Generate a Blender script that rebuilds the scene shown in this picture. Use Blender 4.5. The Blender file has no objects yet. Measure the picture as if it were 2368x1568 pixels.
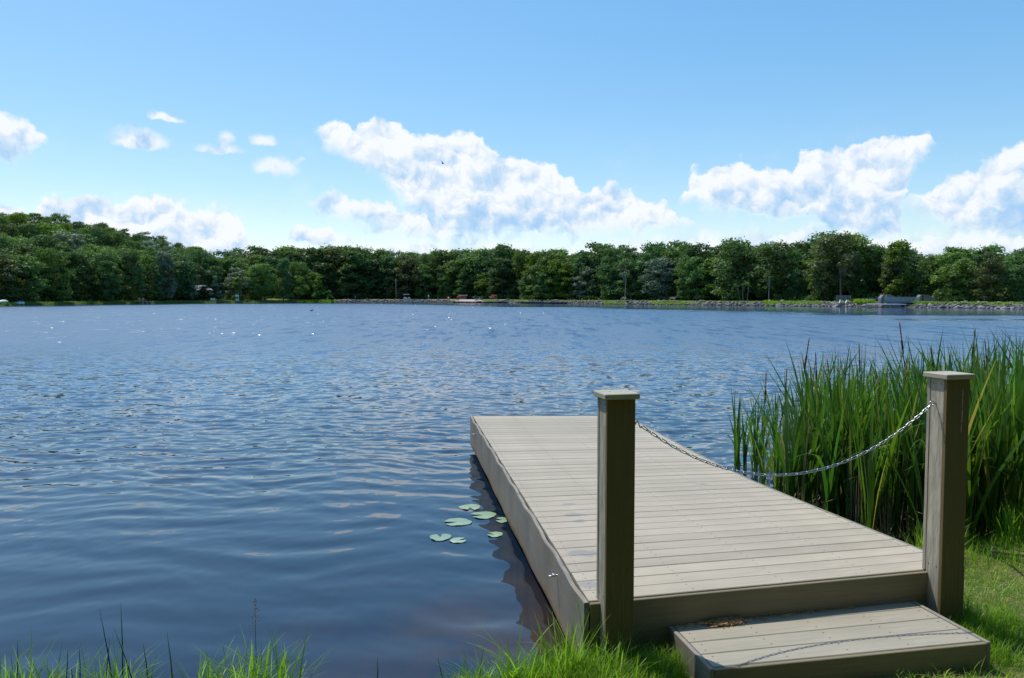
import bpy, bmesh, math, random
import numpy as np
from mathutils import Vector, Matrix, Euler

random.seed(7)
RNG = np.random.default_rng(11)
R = math.radians
scene = bpy.context.scene
COL = scene.collection

# ------------------------------------------------------------------ camera
H = 2.05                      # eye above the water (water is z = 0)
FPX, CX, CY = 1805.0, 1183.5, 784.0
PITCH = R(3.09)
cam_d = bpy.data.cameras.new("camera")
cam_d.sensor_width = 36.0
cam_d.lens = 36.0 * FPX / 2367.0
cam_d.clip_start = 0.05
cam_d.clip_end = 6000
cam = bpy.data.objects.new("camera", cam_d)
COL.objects.link(cam)
cam.location = (0, 0, H)
cam.rotation_euler = (R(90) - PITCH, 0, 0)
scene.camera = cam

# ------------------------------------------------------------------ exposure
vs = scene.view_settings
vs.view_transform = 'Standard'
vs.look = 'None'
vs.gamma = 1.0
vs.use_curve_mapping = False
vs.exposure = 0.25
scene.cycles.max_bounces = 6
scene.cycles.transparent_max_bounces = 8
scene.cycles.sample_clamp_indirect = 6.0
scene.cycles.caustics_reflective = False
scene.cycles.caustics_refractive = False

# ------------------------------------------------------------------ sun
SUNV = Vector((-0.40, 0.42, 1.12)).normalized()      # towards the sun
SUN_EL = math.asin(SUNV.z)
SUN_AZ = math.atan2(SUNV.x, SUNV.y)
sd = bpy.data.lights.new("sun", 'SUN')
sd.energy = 3.6
sd.angle = R(0.53)
sd.color = (1.0, 0.955, 0.88)
sun = bpy.data.objects.new("sun", sd)
COL.objects.link(sun)
sun.rotation_euler = SUNV.to_track_quat('Z', 'Y').to_euler()
sun.location = (-20, 20, 60)


def ray(x, y):
    a = (x - CX) / FPX
    b = (CY - y) / FPX
    return (a, math.cos(PITCH) + b * math.sin(PITCH), -math.sin(PITCH) + b * math.cos(PITCH))


def azel(x, y):
    d = Vector(ray(x, y)).normalized()
    return math.atan2(d.x, d.y), math.asin(d.z)


# ------------------------------------------------------------------ sky
world = bpy.data.worlds.new("World")
scene.world = world
world.use_nodes = True
nt = world.node_tree
nt.nodes.clear()


class NB:
    """small node-tree writer"""
    def __init__(s, tree):
        s.t = tree

    def n(s, typ, **kw):
        nd = s.t.nodes.new(typ)
        for k, v in kw.items():
            setattr(nd, k, v)
        return nd

    def put(s, sock, v):
        if isinstance(v, bpy.types.NodeSocket):
            s.t.links.new(v, sock)
        elif v is not None:
            sock.default_value = v

    def m(s, op, a, b=None, c=None, clamp=False):
        nd = s.n('ShaderNodeMath', operation=op, use_clamp=clamp)
        s.put(nd.inputs[0], a)
        if b is not None: s.put(nd.inputs[1], b)
        if c is not None: s.put(nd.inputs[2], c)
        return nd.outputs[0]

    def v(s, op, a, b=None, scale=None):
        nd = s.n('ShaderNodeVectorMath', operation=op)
        s.put(nd.inputs[0], a)
        if b is not None: s.put(nd.inputs[1], b)
        if scale is not None: s.put(nd.inputs['Scale'], scale)
        return nd.outputs['Value'] if op in ('LENGTH', 'DOT_PRODUCT', 'DISTANCE') else nd.outputs[0]

    def sep(s, a):
        nd = s.n('ShaderNodeSeparateXYZ'); s.put(nd.inputs[0], a); return nd.outputs

    def comb(s, x, y, z):
        nd = s.n('ShaderNodeCombineXYZ')
        s.put(nd.inputs[0], x); s.put(nd.inputs[1], y); s.put(nd.inputs[2], z)
        return nd.outputs[0]

    def noise(s, vec, scale, detail=4, rough=0.5, dist=0.0, dims='3D', out=0, lac=2.0):
        nd = s.n('ShaderNodeTexNoise', noise_dimensions=dims)
        s.put(nd.inputs['Vector'], vec); s.put(nd.inputs['Scale'], scale)
        nd.inputs['Detail'].default_value = detail
        nd.inputs['Roughness'].default_value = rough
        nd.inputs['Lacunarity'].default_value = lac
        nd.inputs['Distortion'].default_value = dist
        return nd.outputs[out]

    def mr(s, v, a, b, c=0.0, d=1.0, smooth=False):
        nd = s.n('ShaderNodeMapRange', clamp=True)
        if smooth: nd.interpolation_type = 'SMOOTHSTEP'
        s.put(nd.inputs['Value'], v)
        s.put(nd.inputs['From Min'], a); s.put(nd.inputs['From Max'], b)
        s.put(nd.inputs['To Min'], c); s.put(nd.inputs['To Max'], d)
        return nd.outputs[0]

    def mix(s, f, a, b, mode='MIX'):
        nd = s.n('ShaderNodeMix', data_type='RGBA', blend_type=mode)
        s.put(nd.inputs[0], f); s.put(nd.inputs[6], a); s.put(nd.inputs[7], b)
        return nd.outputs[2]

    def ramp(s, f, stops, interp='LINEAR'):
        nd = s.n('ShaderNodeValToRGB')
        cr = nd.color_ramp; cr.interpolation = interp
        while len(cr.elements) < len(stops): cr.elements.new(0.5)
        for e, (p, c) in zip(cr.elements, stops):
            e.position = p; e.color = (c[0], c[1], c[2], 1)
        s.put(nd.inputs[0], f)
        return nd.outputs[0]

    def curve(s, v, pts):
        nd = s.n('ShaderNodeFloatCurve')
        c = nd.mapping.curves[0]
        pts = sorted(pts)
        c.points[0].location = pts[0]
        c.points[1].location = pts[-1]
        for p in pts[1:-1]: c.points.new(*p)
        for p in c.points: p.handle_type = 'VECTOR'
        nd.mapping.update()
        s.put(nd.inputs['Value'], v)
        return nd.outputs[0]


W = NB(nt)
tc = W.n('ShaderNodeTexCoord').outputs['Generated']
dirv = W.v('NORMALIZE', tc)
sx, sy, sz = W.sep(dirv)
sky = W.n('ShaderNodeTexSky', sky_type='NISHITA', sun_disc=False)
sky.sun_elevation = SUN_EL
sky.sun_rotation = SUN_AZ
sky.altitude = 300
sky.air_density = 1.0
sky.dust_density = 0.8
sky.ozone_density = 1.6
az = W.m('ARCTAN2', sx, sy)
el = W.m('ARCSINE', sz)
AZR, ELR = 0.64, 0.36
# cauliflower edges: the direction is shaken by fractal noise before it meets each cloud's outline
pv = W.comb(az, el, 0.0)
wn1 = W.noise(pv, 30.0, 7, 0.58, out=1, dims='2D')
wn2 = W.noise(pv, 9.0, 3, 0.5, out=1, dims='2D')
w1 = W.sep(W.v('SUBTRACT', wn1, (0.5, 0.5, 0.5)))
w2 = W.sep(W.v('SUBTRACT', wn2, (0.5, 0.5, 0.5)))
def billow(vec, scale):
    nd = W.n('ShaderNodeTexVoronoi', feature='SMOOTH_F1', voronoi_dimensions='2D')
    W.put(nd.inputs['Vector'], vec); nd.inputs['Scale'].default_value = scale
    nd.inputs['Detail'].default_value = 3.0; nd.inputs['Roughness'].default_value = 0.55
    nd.inputs['Smoothness'].default_value = 0.35
    return nd.outputs['Distance']


pvw = W.v('ADD', pv, W.v('SCALE', W.v('SUBTRACT', wn1, (0.5, 0.5, 0.5)), scale=0.020))
puff = billow(pvw, 30.0)
azw = W.m('ADD', az, W.m('ADD', W.m('MULTIPLY', w1[0], 0.022), W.m('MULTIPLY', w2[0], 0.020)))
elw = W.m('ADD', W.m('ADD', el, W.m('MULTIPLY', W.m('SUBTRACT', puff, 0.42), 0.014)), W.m('ADD', W.m('MULTIPLY', w1[1], 0.018), W.m('MULTIPLY', w2[1], 0.010)))
u = W.m('DIVIDE', W.m('ADD', azw, AZR), 2 * AZR)


def outline(pts):
    out = []
    for x, y in pts:
        a, e = azel(x, y)
        out.append((min(1, max(0, (a + AZR) / (2 * AZR))), min(1, max(0, e / ELR))))
    ps = sorted(out)
    return ps


def bank(top, bot, soft_t, soft_b, opac):
    """a cloud between two outline curves; returns (mask, height inside it)"""
    t = W.m('MULTIPLY', W.curve(u, outline(top)), ELR)
    b = W.m('MULTIPLY', W.curve(u, outline(bot)), ELR)
    x0 = azel(*top[0])[0]; x1 = azel(*top[-1])[0]
    side = W.m('MULTIPLY', W.mr(azw, x0 - 0.004, x0 + 0.008, smooth=True), W.mr(azw, x1 - 0.006, x1 + 0.006, 1.0, 0.0, smooth=True))
    dt = W.m('SUBTRACT', t, elw)
    db = W.m('SUBTRACT', elw, b)
    mk = W.m('MULTIPLY', W.mr(dt, 0.0, soft_t, smooth=True), W.mr(db, 0.0, soft_b, smooth=True))
    mk = W.m('MULTIPLY', W.m('MULTIPLY', mk, side), opac)
    return mk, dt


banks = [
    # left low bank
    bank([(-60, 450), (0, 455), (50, 452), (70, 470), (100, 440), (150, 440), (165, 455), (215, 435), (260, 440), (320, 430), (370, 440),
          (420, 455), (450, 475), (490, 462), (530, 463), (565, 480), (577, 520)],
         [(-60, 680), (577, 680)], 0.008, 0.035, 0.99),
    # big central cumulus
    bank([(722, 288), (745, 268), (790, 266), (830, 275), (880, 260), (925, 268), (960, 302), (1000, 283), (1040, 282), (1100, 295),
          (1135, 325), (1165, 352), (1220, 350), (1260, 365), (1310, 400), (1350, 422), (1400, 415), (1450, 425), (1490, 445),
          (1540, 465), (1570, 490), (1640, 505)],
         [(722, 292), (760, 348), (800, 378), (870, 405), (905, 440), (960, 510), (1060, 560), (1200, 560), (1380, 550), (1560, 545), (1640, 525)],
         0.007, 0.030, 0.99),
    # its thinner lower left shelf
    bank([(680, 468), (745, 428), (790, 428), (860, 452), (935, 458), (975, 480), (1040, 500), (1100, 520), (1140, 540)],
         [(680, 480), (760, 500), (820, 530), (900, 552), (1000, 570), (1140, 580)], 0.010, 0.03, 0.95),
    bank([(648, 545), (675, 515), (720, 503), (760, 515), (800, 530), (842, 558)],
         [(648, 560), (842, 568)], 0.006, 0.012, 0.95),
    # right cumulus with the raised head
    bank([(1563, 465), (1580, 420), (1610, 385), (1650, 378), (1680, 350), (1720, 350), (1745, 375), (1775, 370), (1820, 370), (1846, 385),
          (1852, 350), (1880, 335), (1930, 322), (1960, 325), (2020, 300), (2080, 300), (2140, 281), (2165, 292), (2174, 318)],
         [(1563, 472), (1650, 490), (1750, 498), (1850, 505), (1950, 540), (2060, 548), (2085, 520), (2096, 430), (2130, 378), (2174, 330)],
         0.007, 0.018, 0.99),
    # far right cumulus
    bank([(2075, 450), (2130, 430), (2180, 405), (2240, 378), (2290, 350), (2330, 315), (2367, 303), (2450, 290)],
         [(2075, 470), (2120, 500), (2200, 545), (2300, 560), (2450, 570)], 0.009, 0.03, 0.98),
    # pale low layer over the trees at centre and right
    bank([(560, 545), (700, 548), (900, 530), (1140, 530), (1300, 545), (1600, 520), (1700, 508), (1800, 515), (1900, 495), (2050, 520), (2200, 505), (2450, 500)],
         [(560, 640), (2450, 640)], 0.020, 0.01, 0.84),
    # cloud cut by the left edge
    bank([(-60, 215), (0, 232), (30, 252), (55, 240), (75, 262), (92, 300), (112, 330)],
         [(-60, 350), (0, 348), (60, 352), (112, 340)], 0.012, 0.012, 0.95),
]
mask = None
inside = None
for mk, dt in banks:
    mask = mk if mask is None else W.m('MAXIMUM', mask, mk)
    d2 = W.m('MULTIPLY', W.m('MINIMUM', dt, 0.12), W.mr(mk, 0.05, 0.6))
    inside = d2 if inside is None else W.m('MAXIMUM', inside, d2)
# small fair-weather puffs, flat below and rounded above
azp = W.m('ADD', az, W.m('MULTIPLY', w1[0], 0.022))
elp = W.m('ADD', el, W.m('MULTIPLY', w1[1], 0.020))
for (px, py, rx, ry, op) in [(382, 272, 36, 13, .95), (318, 325, 58, 26, .95), (505, 346, 54, 13, .85), (528, 328, 20, 20, .8),
                             (605, 325, 27, 16, .85), (638, 388, 50, 26, .8), (690, 372, 18, 10, .5), (1056, 549, 15, 7, .9),
                             (600, 452, 20, 20, .0)]:
    a0, e0 = azel(px, py)
    k = FPX
    dx = W.m('MULTIPLY', W.m('SUBTRACT', azp, a0), k / rx)
    dy0 = W.m('SUBTRACT', elp, e0)
    dy = W.m('MULTIPLY', W.m('MAXIMUM', dy0, W.m('MULTIPLY', dy0, -1.7)), k / ry)
    r2 = W.m('SQRT', W.m('ADD', W.m('MULTIPLY', dx, dx), W.m('MULTIPLY', dy, dy)))
    mask = W.m('MAXIMUM', mask, W.mr(r2, 1.20, 0.45, 0.0, op, smooth=True))
# wisps and thin veil near the horizon
veil = W.mr(el, 0.0, 0.13, 0.16, 0.0, smooth=True)
wisp = W.mr(W.noise(W.comb(W.m('MULTIPLY', az, 0.6), el, 3.0), 14.0, 6, 0.6), 0.5, 0.75, 0.0, 0.5, smooth=True)
wisp = W.m('MULTIPLY', wisp, W.mr(el, 0.02, 0.22, 1.0, 0.0))
mask = W.m('MAXIMUM', mask, W.m('MAXIMUM', veil, wisp))
# self shading: the sunward side of every billow is white, the far side blue grey
pb = W.comb(azw, W.m('MULTIPLY', elw, 1.35), 1.7)
pb2 = W.v('ADD', pb, (-0.012, 0.018, 0.0))
b1 = W.noise(pb, 17.0, 6, 0.56)
b2 = W.noise(pb2, 17.0, 6, 0.56)
puff2 = billow(W.v('ADD', pvw, (-0.005, 0.008, 0.0)), 30.0)
grad = W.m('ADD', W.m('SUBTRACT', b1, b2), W.m('MULTIPLY', W.m('SUBTRACT', puff2, puff), 0.26))
thick = W.mr(inside, 0.012, 0.085)
low = W.noise(W.v('ADD', pb, (3.0, 0.0, 0.0)), 8.0, 3, 0.5)
lit = W.m('SUBTRACT', W.m('ADD', 0.93, W.m('MULTIPLY', grad, 2.6)), W.m('MULTIPLY', thick, W.mr(low, 0.36, 0.66, 0.12, 0.75)))
lit = W.m('MINIMUM', W.m('MAXIMUM', lit, 0.0), 1.0)
ccol = W.ramp(lit, [(0.0, (0.42, 0.67, 0.98)), (0.4, (0.60, 0.79, 1.0)), (0.75, (0.84, 0.93, 1.05)), (1.0, (0.99, 1.03, 1.10))])
hs = W.n('ShaderNodeHueSaturation')
hs.inputs['Saturation'].default_value = 1.78
hs.inputs['Hue'].default_value = 0.496
gm = W.n('ShaderNodeGamma'); gm.inputs[1].default_value = 0.60
W.put(gm.inputs[0], sky.outputs[0])
W.put(hs.inputs['Color'], W.v('SCALE', gm.outputs[0], scale=1.95))
bg1 = W.n('ShaderNodeBackground'); W.put(bg1.inputs[0], hs.outputs[0]); bg1.inputs[1].default_value = 0.142
bg2 = W.n('ShaderNodeBackground'); W.put(bg2.inputs[0], ccol); bg2.inputs[1].default_value = 0.80
mx = W.n('ShaderNodeMixShader')
W.put(mx.inputs[0], W.m('MULTIPLY', mask, W.mr(sz, -0.02, 0.0)))
nt.links.new(bg1.outputs[0], mx.inputs[1]); nt.links.new(bg2.outputs[0], mx.inputs[2])
wo = W.n('ShaderNodeOutputWorld')
nt.links.new(mx.outputs[0], wo.inputs[0])
world.cycles.sampling_method = 'MANUAL'
world.cycles.sample_map_resolution = 1024


# ================================================================== helpers
def P(x, y, D):
    """world point under picture position (x, y) on the plane D below the eye"""
    d = ray(x, y); t = -D / d[2]
    return Vector((d[0] * t, d[1] * t, H - D))


def PY(x, y, Y):
    d = ray(x, y); t = Y / d[1]
    return Vector((d[0] * t, Y, H + d[2] * t))


def px_of(X, Y, Z=H):
    z = Y * math.cos(PITCH) - (Z - H) * math.sin(PITCH)
    return CX + FPX * X / z


def tag(o, label=None, cat=None, group=None, kind=None):
    if label: o['label'] = label
    if cat: o['category'] = cat
    if group: o['group'] = group
    if kind: o['kind'] = kind
    return o


def empty(name, loc=(0, 0, 0), rz=0.0):
    o = bpy.data.objects.new(name, None)
    COL.objects.link(o)
    o.location = loc
    o.rotation_euler = (0, 0, rz)
    o.empty_display_size = 0.2
    return o


class MB:
    def __init__(s):
        s.v = []; s.f = []; s.mi = []

    def add(s, vs, fs, mi=0):
        b = len(s.v)
        s.v += [tuple(p) for p in vs]
        s.f += [tuple(i + b for i in f) for f in fs]
        s.mi += [mi] * len(fs)
        return s

    def box(s, c, size, rz=0.0, M=None, mi=0):
        hx, hy, hz = size[0] / 2, size[1] / 2, size[2] / 2
        ps = [Vector((x, y, z)) for x in (-hx, hx) for y in (-hy, hy) for z in (-hz, hz)]
        if M is None: M = Matrix.Rotation(rz, 3, 'Z')
        ps = [M @ p + Vector(c) for p in ps]
        return s.add(ps, [(0, 1, 3, 2), (4, 6, 7, 5), (0, 4, 5, 1), (2, 3, 7, 6), (0, 2, 6, 4), (1, 5, 7, 3)], mi)

    def cbox(s, c, size, ch, rz=0.0, mi=0):
        """box with chamfered edges (every edge)"""
        hx, hy, hz = size[0] / 2, size[1] / 2, size[2] / 2
        bm = bmesh.new()
        bmesh.ops.create_cube(bm, size=1.0)
        for v in bm.verts: v.co = Vector((v.co.x * size[0], v.co.y * size[1], v.co.z * size[2]))
        bmesh.ops.bevel(bm, geom=bm.edges[:], offset=ch, segments=1, affect='EDGES')
        M = Matrix.Rotation(rz, 3, 'Z')
        bm.verts.index_update()
        vs = [M @ v.co + Vector(c) for v in bm.verts]
        fs = [tuple(v.index for v in f.verts) for f in bm.faces]
        bm.free()
        return s.add(vs, fs, mi)

    def bar(s, a, b, w, h=None, mi=0, up=Vector((0, 0, 1))):
        a = Vector(a); b = Vector(b); h = h or w
        d = (b - a); L = d.length; d.normalize()
        if abs(d.dot(up)) > 0.99: up = Vector((0, 1, 0))
        x = d.cross(up).normalized(); z = x.cross(d)
        M = Matrix((x, d, z)).transposed()
        return s.box((a + b) / 2, (w, L, h), M=M, mi=mi)

    def tube(s, pts, r, n=8, closed=False, cap=True, mi=0):
        pts = [Vector(p) for p in pts]
        m = len(pts)
        rs = r if isinstance(r, (list, tuple)) else [r] * m
        rings = []
        prev = None
        for i, p in enumerate(pts):
            if closed: d = pts[(i + 1) % m] - pts[i - 1]
            else: d = pts[min(i + 1, m - 1)] - pts[max(i - 1, 0)]
            d.normalize()
            if prev is None:
                up = Vector((0, 0, 1)) if abs(d.z) < 0.9 else Vector((1, 0, 0))
                x = d.cross(up).normalized()
            else:
                x = (prev - d * prev.dot(d)).normalized()
            prev = x
            y = d.cross(x)
            rings.append([p + (x * math.cos(2 * math.pi * k / n) + y * math.sin(2 * math.pi * k / n)) * rs[i] for k in range(n)])
        vs = [q for rg in rings for q in rg]
        fs = []
        for i in range(m if closed else m - 1):
            j = (i + 1) % m
            for k in range(n):
                k2 = (k + 1) % n
                fs.append((i * n + k, i * n + k2, j * n + k2, j * n + k))
        if cap and not closed:
            fs.append(tuple(range(n - 1, -1, -1)))
            fs.append(tuple((m - 1) * n + k for k in range(n)))
        return s.add(vs, fs, mi)

    def prism(s, poly, a, b, mi=0):
        """poly: list of 3D points; extruded by the vector b - a"""
        d = Vector(b) - Vector(a)
        vs = [Vector(p) for p in poly] + [Vector(p) + d for p in poly]
        n = len(poly)
        fs = [tuple(range(n - 1, -1, -1)), tuple(range(n, 2 * n))]
        for i in range(n):
            j = (i + 1) % n
            fs.append((i, j, n + j, n + i))
        return s.add(vs, fs, mi)

    def ball(s, c, r, n=8, m=6, mi=0, sc=(1, 1, 1)):
        vs = []; fs = []
        for i in range(m + 1):
            th = math.pi * i / m
            for k in range(n):
                ph = 2 * math.pi * k / n
                vs.append((c[0] + r * sc[0] * math.sin(th) * math.cos(ph), c[1] + r * sc[1] * math.sin(th) * math.sin(ph), c[2] + r * sc[2] * math.cos(th)))
        for i in range(m):
            for k in range(n):
                k2 = (k + 1) % n
                fs.append((i * n + k, (i + 1) * n + k, (i + 1) * n + k2, i * n + k2))
        return s.add(vs, fs, mi)

    def mesh(s, name, mats, smooth=False):
        me = bpy.data.meshes.new(name)
        me.from_pydata(s.v, [], s.f)
        for m in (mats if isinstance(mats, (list, tuple)) else [mats]): me.materials.append(m)
        if any(s.mi): me.polygons.foreach_set('material_index', s.mi)
        if smooth: me.polygons.foreach_set('use_smooth', [True] * len(me.polygons))
        me.validate(); me.update()
        return me

    def build(s, name, mats, parent=None, smooth=False, loc=None):
        o = bpy.data.objects.new(name, s.mesh(name, mats, smooth))
        COL.objects.link(o)
        if loc: o.location = loc
        if parent: o.parent = parent
        return o


def np_mesh(name, verts, faces, mats, smooth=False, attrs=None, mi=None):
    """fast mesh from numpy; faces is an (n, k) array"""
    me = bpy.data.meshes.new(name)
    verts = np.asarray(verts, dtype=np.float32)
    faces = np.asarray(faces, dtype=np.int32)
    n, k = faces.shape
    me.vertices.add(len(verts)); me.vertices.foreach_set('co', verts.ravel())
    me.loops.add(n * k); me.loops.foreach_set('vertex_index', faces.ravel())
    me.polygons.add(n)
    me.polygons.foreach_set('loop_start', np.arange(0, n * k, k, dtype=np.int32))
    me.polygons.foreach_set('loop_total', np.full(n, k, dtype=np.int32))
    for m in (mats if isinstance(mats, (list, tuple)) else [mats]): me.materials.append(m)
    if mi is not None: me.polygons.foreach_set('material_index', np.asarray(mi, dtype=np.int32))
    me.update(calc_edges=True)
    if smooth: me.polygons.foreach_set('use_smooth', np.ones(n, dtype=bool))
    for an, av in (attrs or {}).items():
        at = me.attributes.new(an, 'FLOAT', 'POINT')
        at.data.foreach_set('value', np.asarray(av, dtype=np.float32))
    return me


def link(name, me, parent=None, loc=None, rz=None):
    o = bpy.data.objects.new(name, me)
    COL.objects.link(o)
    if loc is not None: o.location = loc
    if rz is not None: o.rotation_euler = (0, 0, rz)
    if parent: o.parent = parent
    return o


# ------------------------------------------------------------------ materials
def material(name):
    m = bpy.data.materials.new(name); m.use_nodes = True
    m.node_tree.nodes.clear()
    B = NB(m.node_tree)
    out = B.n('ShaderNodeOutputMaterial')
    return m, B, out


def principled(B, out, color, rough=0.6, metal=0.0, spec=0.5, normal=None, ior=1.45):
    p = B.n('ShaderNodeBsdfPrincipled')
    B.put(p.inputs['Base Color'], color); B.put(p.inputs['Roughness'], rough)
    B.put(p.inputs['Metallic'], metal)
    p.inputs['Specular IOR Level'].default_value = spec
    p.inputs['IOR'].default_value = ior
    if normal is not None: B.put(p.inputs['Normal'], normal)
    B.t.links.new(p.outputs[0], out.inputs[0])
    return p


def bump(B, h, strength=0.3, dist=0.01):
    b = B.n('ShaderNodeBump'); B.put(b.inputs['Height'], h)
    b.inputs['Strength'].default_value = strength; b.inputs['Distance'].default_value = dist
    return b.outputs[0]


def C4(c): return (c[0], c[1], c[2], 1.0)


def simple(name, col, rough=0.6, metal=0.0, var=0.15, scale=6.0, bmp=0.0, rand=0.0):
    m, B, out = material(name)
    co = B.n('ShaderNodeTexCoord').outputs['Object']
    nz = B.noise(co, scale, 5, 0.6)
    dk = [c * (1 - var) for c in col]; lt = [min(1, c * (1 + var)) for c in col]
    c = B.mix(B.mr(nz, 0.3, 0.7), C4(dk), C4(lt))
    if rand:
        rn = B.n('ShaderNodeObjectInfo').outputs['Random']
        k = B.mr(rn, 0, 1, 1 - rand, 1 + rand)
        c = B.mix(1.0, c, B.comb(k, k, k), 'MULTIPLY')
    principled(B, out, c, rough, metal, normal=bump(B, nz, bmp, 0.02) if bmp else None)
    return m


def deck_material(name, axis='X', base=(0.40, 0.375, 0.33), grain=1.0, rand=0.06, stain=True, low_stain=False, wavy=False, spots=False):
    """grey taupe composite board: fine grain along one axis, faint scuffs"""
    m, B, out = material(name)
    co = B.n('ShaderNodeTexCoord').outputs['Object']
    s = {'X': (3.0, 90.0, 90.0), 'Z': (90.0, 90.0, 3.0), 'Y': (90.0, 3.0, 90.0)}[axis]
    st = B.v('MULTIPLY', co, s)
    g = B.noise(st, 1.0, 4, 0.6)
    g2 = B.noise(B.v('MULTIPLY', co, tuple(q * 2.2 for q in s)), 1.0, 3, 0.6)
    big = B.noise(co, 1.6, 4, 0.55)
    f = B.m('ADD', B.m('MULTIPLY', g, 0.7), B.m('MULTIPLY', big, 0.5))
    dk = [c * 0.80 for c in base]; lt = [c * 1.16 for c in base]
    c = B.mix(B.mr(f, 0.42, 0.80), C4(dk), C4(lt))
    c = B.mix(B.mr(g2, 0.28, 0.40, 0.35, 0.0), c, C4([q * 0.45 for q in base]))
    rn = B.n('ShaderNodeObjectInfo').outputs['Random']
    k = B.mr(rn, 0, 1, 1 - rand, 1 + rand)
    c = B.mix(1.0, c, B.comb(k, k, k), 'MULTIPLY')
    if stain:
        sp = B.noise(B.v('MULTIPLY', co, (1, 1.6, 1)), 3.1, 5, 0.65)
        c = B.mix(B.mr(sp, 0.62, 0.80, 0.0, 0.5), c, C4((0.22, 0.23, 0.25)))
        c = B.mix(B.mr(B.noise(co, 1.1, 3), 0.45, 0.75, 0.0, 0.35), c, C4((0.45, 0.41, 0.33)))
    if spots:
        gp_ = B.n('ShaderNodeNewGeometry').outputs['Position']
        gx_ = B.v('ADD', gp_, B.v('SCALE', B.v('SUBTRACT', B.noise(gp_, 9.0, 5, 0.7, out=1), (0.5, 0.5, 0.5)), scale=0.16))
        for (a_, b_, rx_) in [(1327, 1190, .075), (1352, 1280, .10), (1364, 1352, .085), (1316, 1166, .05), (1620, 1120, .05), (1340, 1205, .05), (1395, 1335, .05)]:
            q_ = P(a_, b_, 1.6)
            dd_ = B.v('LENGTH', B.v('MULTIPLY', B.v('SUBTRACT', gx_, (q_.x, q_.y, q_.z)), (0.75, 1.3, 0.0)))
            c = B.mix(B.mr(dd_, rx_, rx_ * 0.6, 0.0, 0.62), c, C4((0.20, 0.21, 0.225)))
        wt = B.noise(B.v('MULTIPLY', gp_, (1.0, 2.0, 1.0)), 0.9, 5, 0.65)
        c = B.mix(B.mr(wt, 0.50, 0.72, 0.0, 0.22), c, C4([q * 0.62 for q in base]))
    h = g
    if wavy:
        # meandering embossed grain like the broad face of the fascia
        wv = B.n('ShaderNodeTexWave', wave_type='BANDS', bands_direction='Z' if axis != 'Z' else 'X')
        B.put(wv.inputs['Vector'], B.v('MULTIPLY', co, (0.35, 0.35, 1.0) if axis != 'Z' else (1.0, 1.0, 0.22)))
        wv.inputs['Scale'].default_value = 26.0
        wv.inputs['Distortion'].default_value = 5.0
        wv.inputs['Detail'].default_value = 3.0
        wv.inputs['Detail Scale'].default_value = 0.7
        h = wv.outputs[1]
        c = B.mix(B.mr(h, 0.78, 1.0, 0.0, 0.45), c, C4([min(1, q * 1.5) for q in base]))
        c = B.mix(B.mr(h, 0.25, 0.0, 0.0, 0.35), c, C4([q * 0.6 for q in base]))
    if low_stain:
        z = B.sep(B.n('ShaderNodeTexCoord').outputs['Object'])[2]
        e = B.m('ADD', z, B.m('MULTIPLY', B.m('SUBTRACT', B.noise(co, 5.0, 5, 0.6), 0.5), 0.10))
        c = B.mix(B.mr(e, 0.20, 0.10, 0.0, 0.75), c, C4((0.30, 0.19, 0.10)))
        c = B.mix(B.mr(e, 0.115, 0.08, 0.0, 0.8), c, C4((0.10, 0.06, 0.03)))
        gs = B.noise(B.v('MULTIPLY', co, (1.0, 1.0, 1.6)), 2.6, 4, 0.6)
        c = B.mix(B.mr(gs, 0.5, 0.68, 0.0, 0.55), c, C4((0.17, 0.175, 0.185)))
    principled(B, out, c, 0.62, spec=0.35, normal=bump(B, h, 0.35 * grain, 0.004))
    return m


M = {}
M['board'] = deck_material('deck_board', 'X', base=(0.395, 0.350, 0.275), spots=True, rand=0.10)
M['step_board'] = deck_material('step_board', 'X', base=(0.33, 0.305, 0.24))
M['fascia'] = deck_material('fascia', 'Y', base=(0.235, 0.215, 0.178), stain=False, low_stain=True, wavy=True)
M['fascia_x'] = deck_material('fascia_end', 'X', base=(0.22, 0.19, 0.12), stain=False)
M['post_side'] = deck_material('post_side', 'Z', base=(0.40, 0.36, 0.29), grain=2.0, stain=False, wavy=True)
M['post_front_shaded'] = deck_material('post_front_shaded', 'Z', base=(0.165, 0.125, 0.05), stain=False)  # darker than the sides: shade on the front is put into its base colour
M['cap'] = deck_material('post_cap', 'X', base=(0.42, 0.385, 0.31), stain=False)
M['screw'] = simple('screw_head', (0.06, 0.05, 0.045), 0.4, 0.6)
M['dark_wood'] = simple('frame_timber', (0.05, 0.04, 0.03), 0.8)
M['chain'] = simple('galvanised_chain', (0.44, 0.46, 0.47), 0.30, 1.0, 0.1, 40)
M['white_streak'] = simple('white_drip', (0.62, 0.60, 0.52), 0.8)
M['needles'] = simple('dry_needles', (0.55, 0.36, 0.18), 0.8, var=0.4, scale=30)
M['concrete'] = simple('concrete', (0.175, 0.175, 0.18), 0.85, var=0.2, scale=1.5, bmp=0.2)
M['brown_concrete'] = simple('stained_concrete', (0.20, 0.15, 0.13), 0.85, var=0.25, scale=1.5)
M['rust'] = simple('rusty_beam', (0.26, 0.14, 0.08), 0.8)
M['galv'] = simple('galvanised_steel', (0.30, 0.34, 0.38), 0.5, 0.3)
M['bluegrey'] = simple('blue_grey_paint', (0.10, 0.15, 0.21), 0.5)
M['dark'] = simple('dark_opening', (0.012, 0.012, 0.012), 0.9)
M['white'] = simple('white_plastic', (0.80, 0.80, 0.78), 0.4, var=0.04)
M['boom'] = simple('white_boom', (0.66, 0.67, 0.68), 0.4, var=0.06)
M['red'] = simple('red_plastic', (0.75, 0.055, 0.02), 0.35, var=0.06)
M['orange'] = simple('orange_plastic', (0.95, 0.20, 0.03), 0.35, var=0.08)
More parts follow.
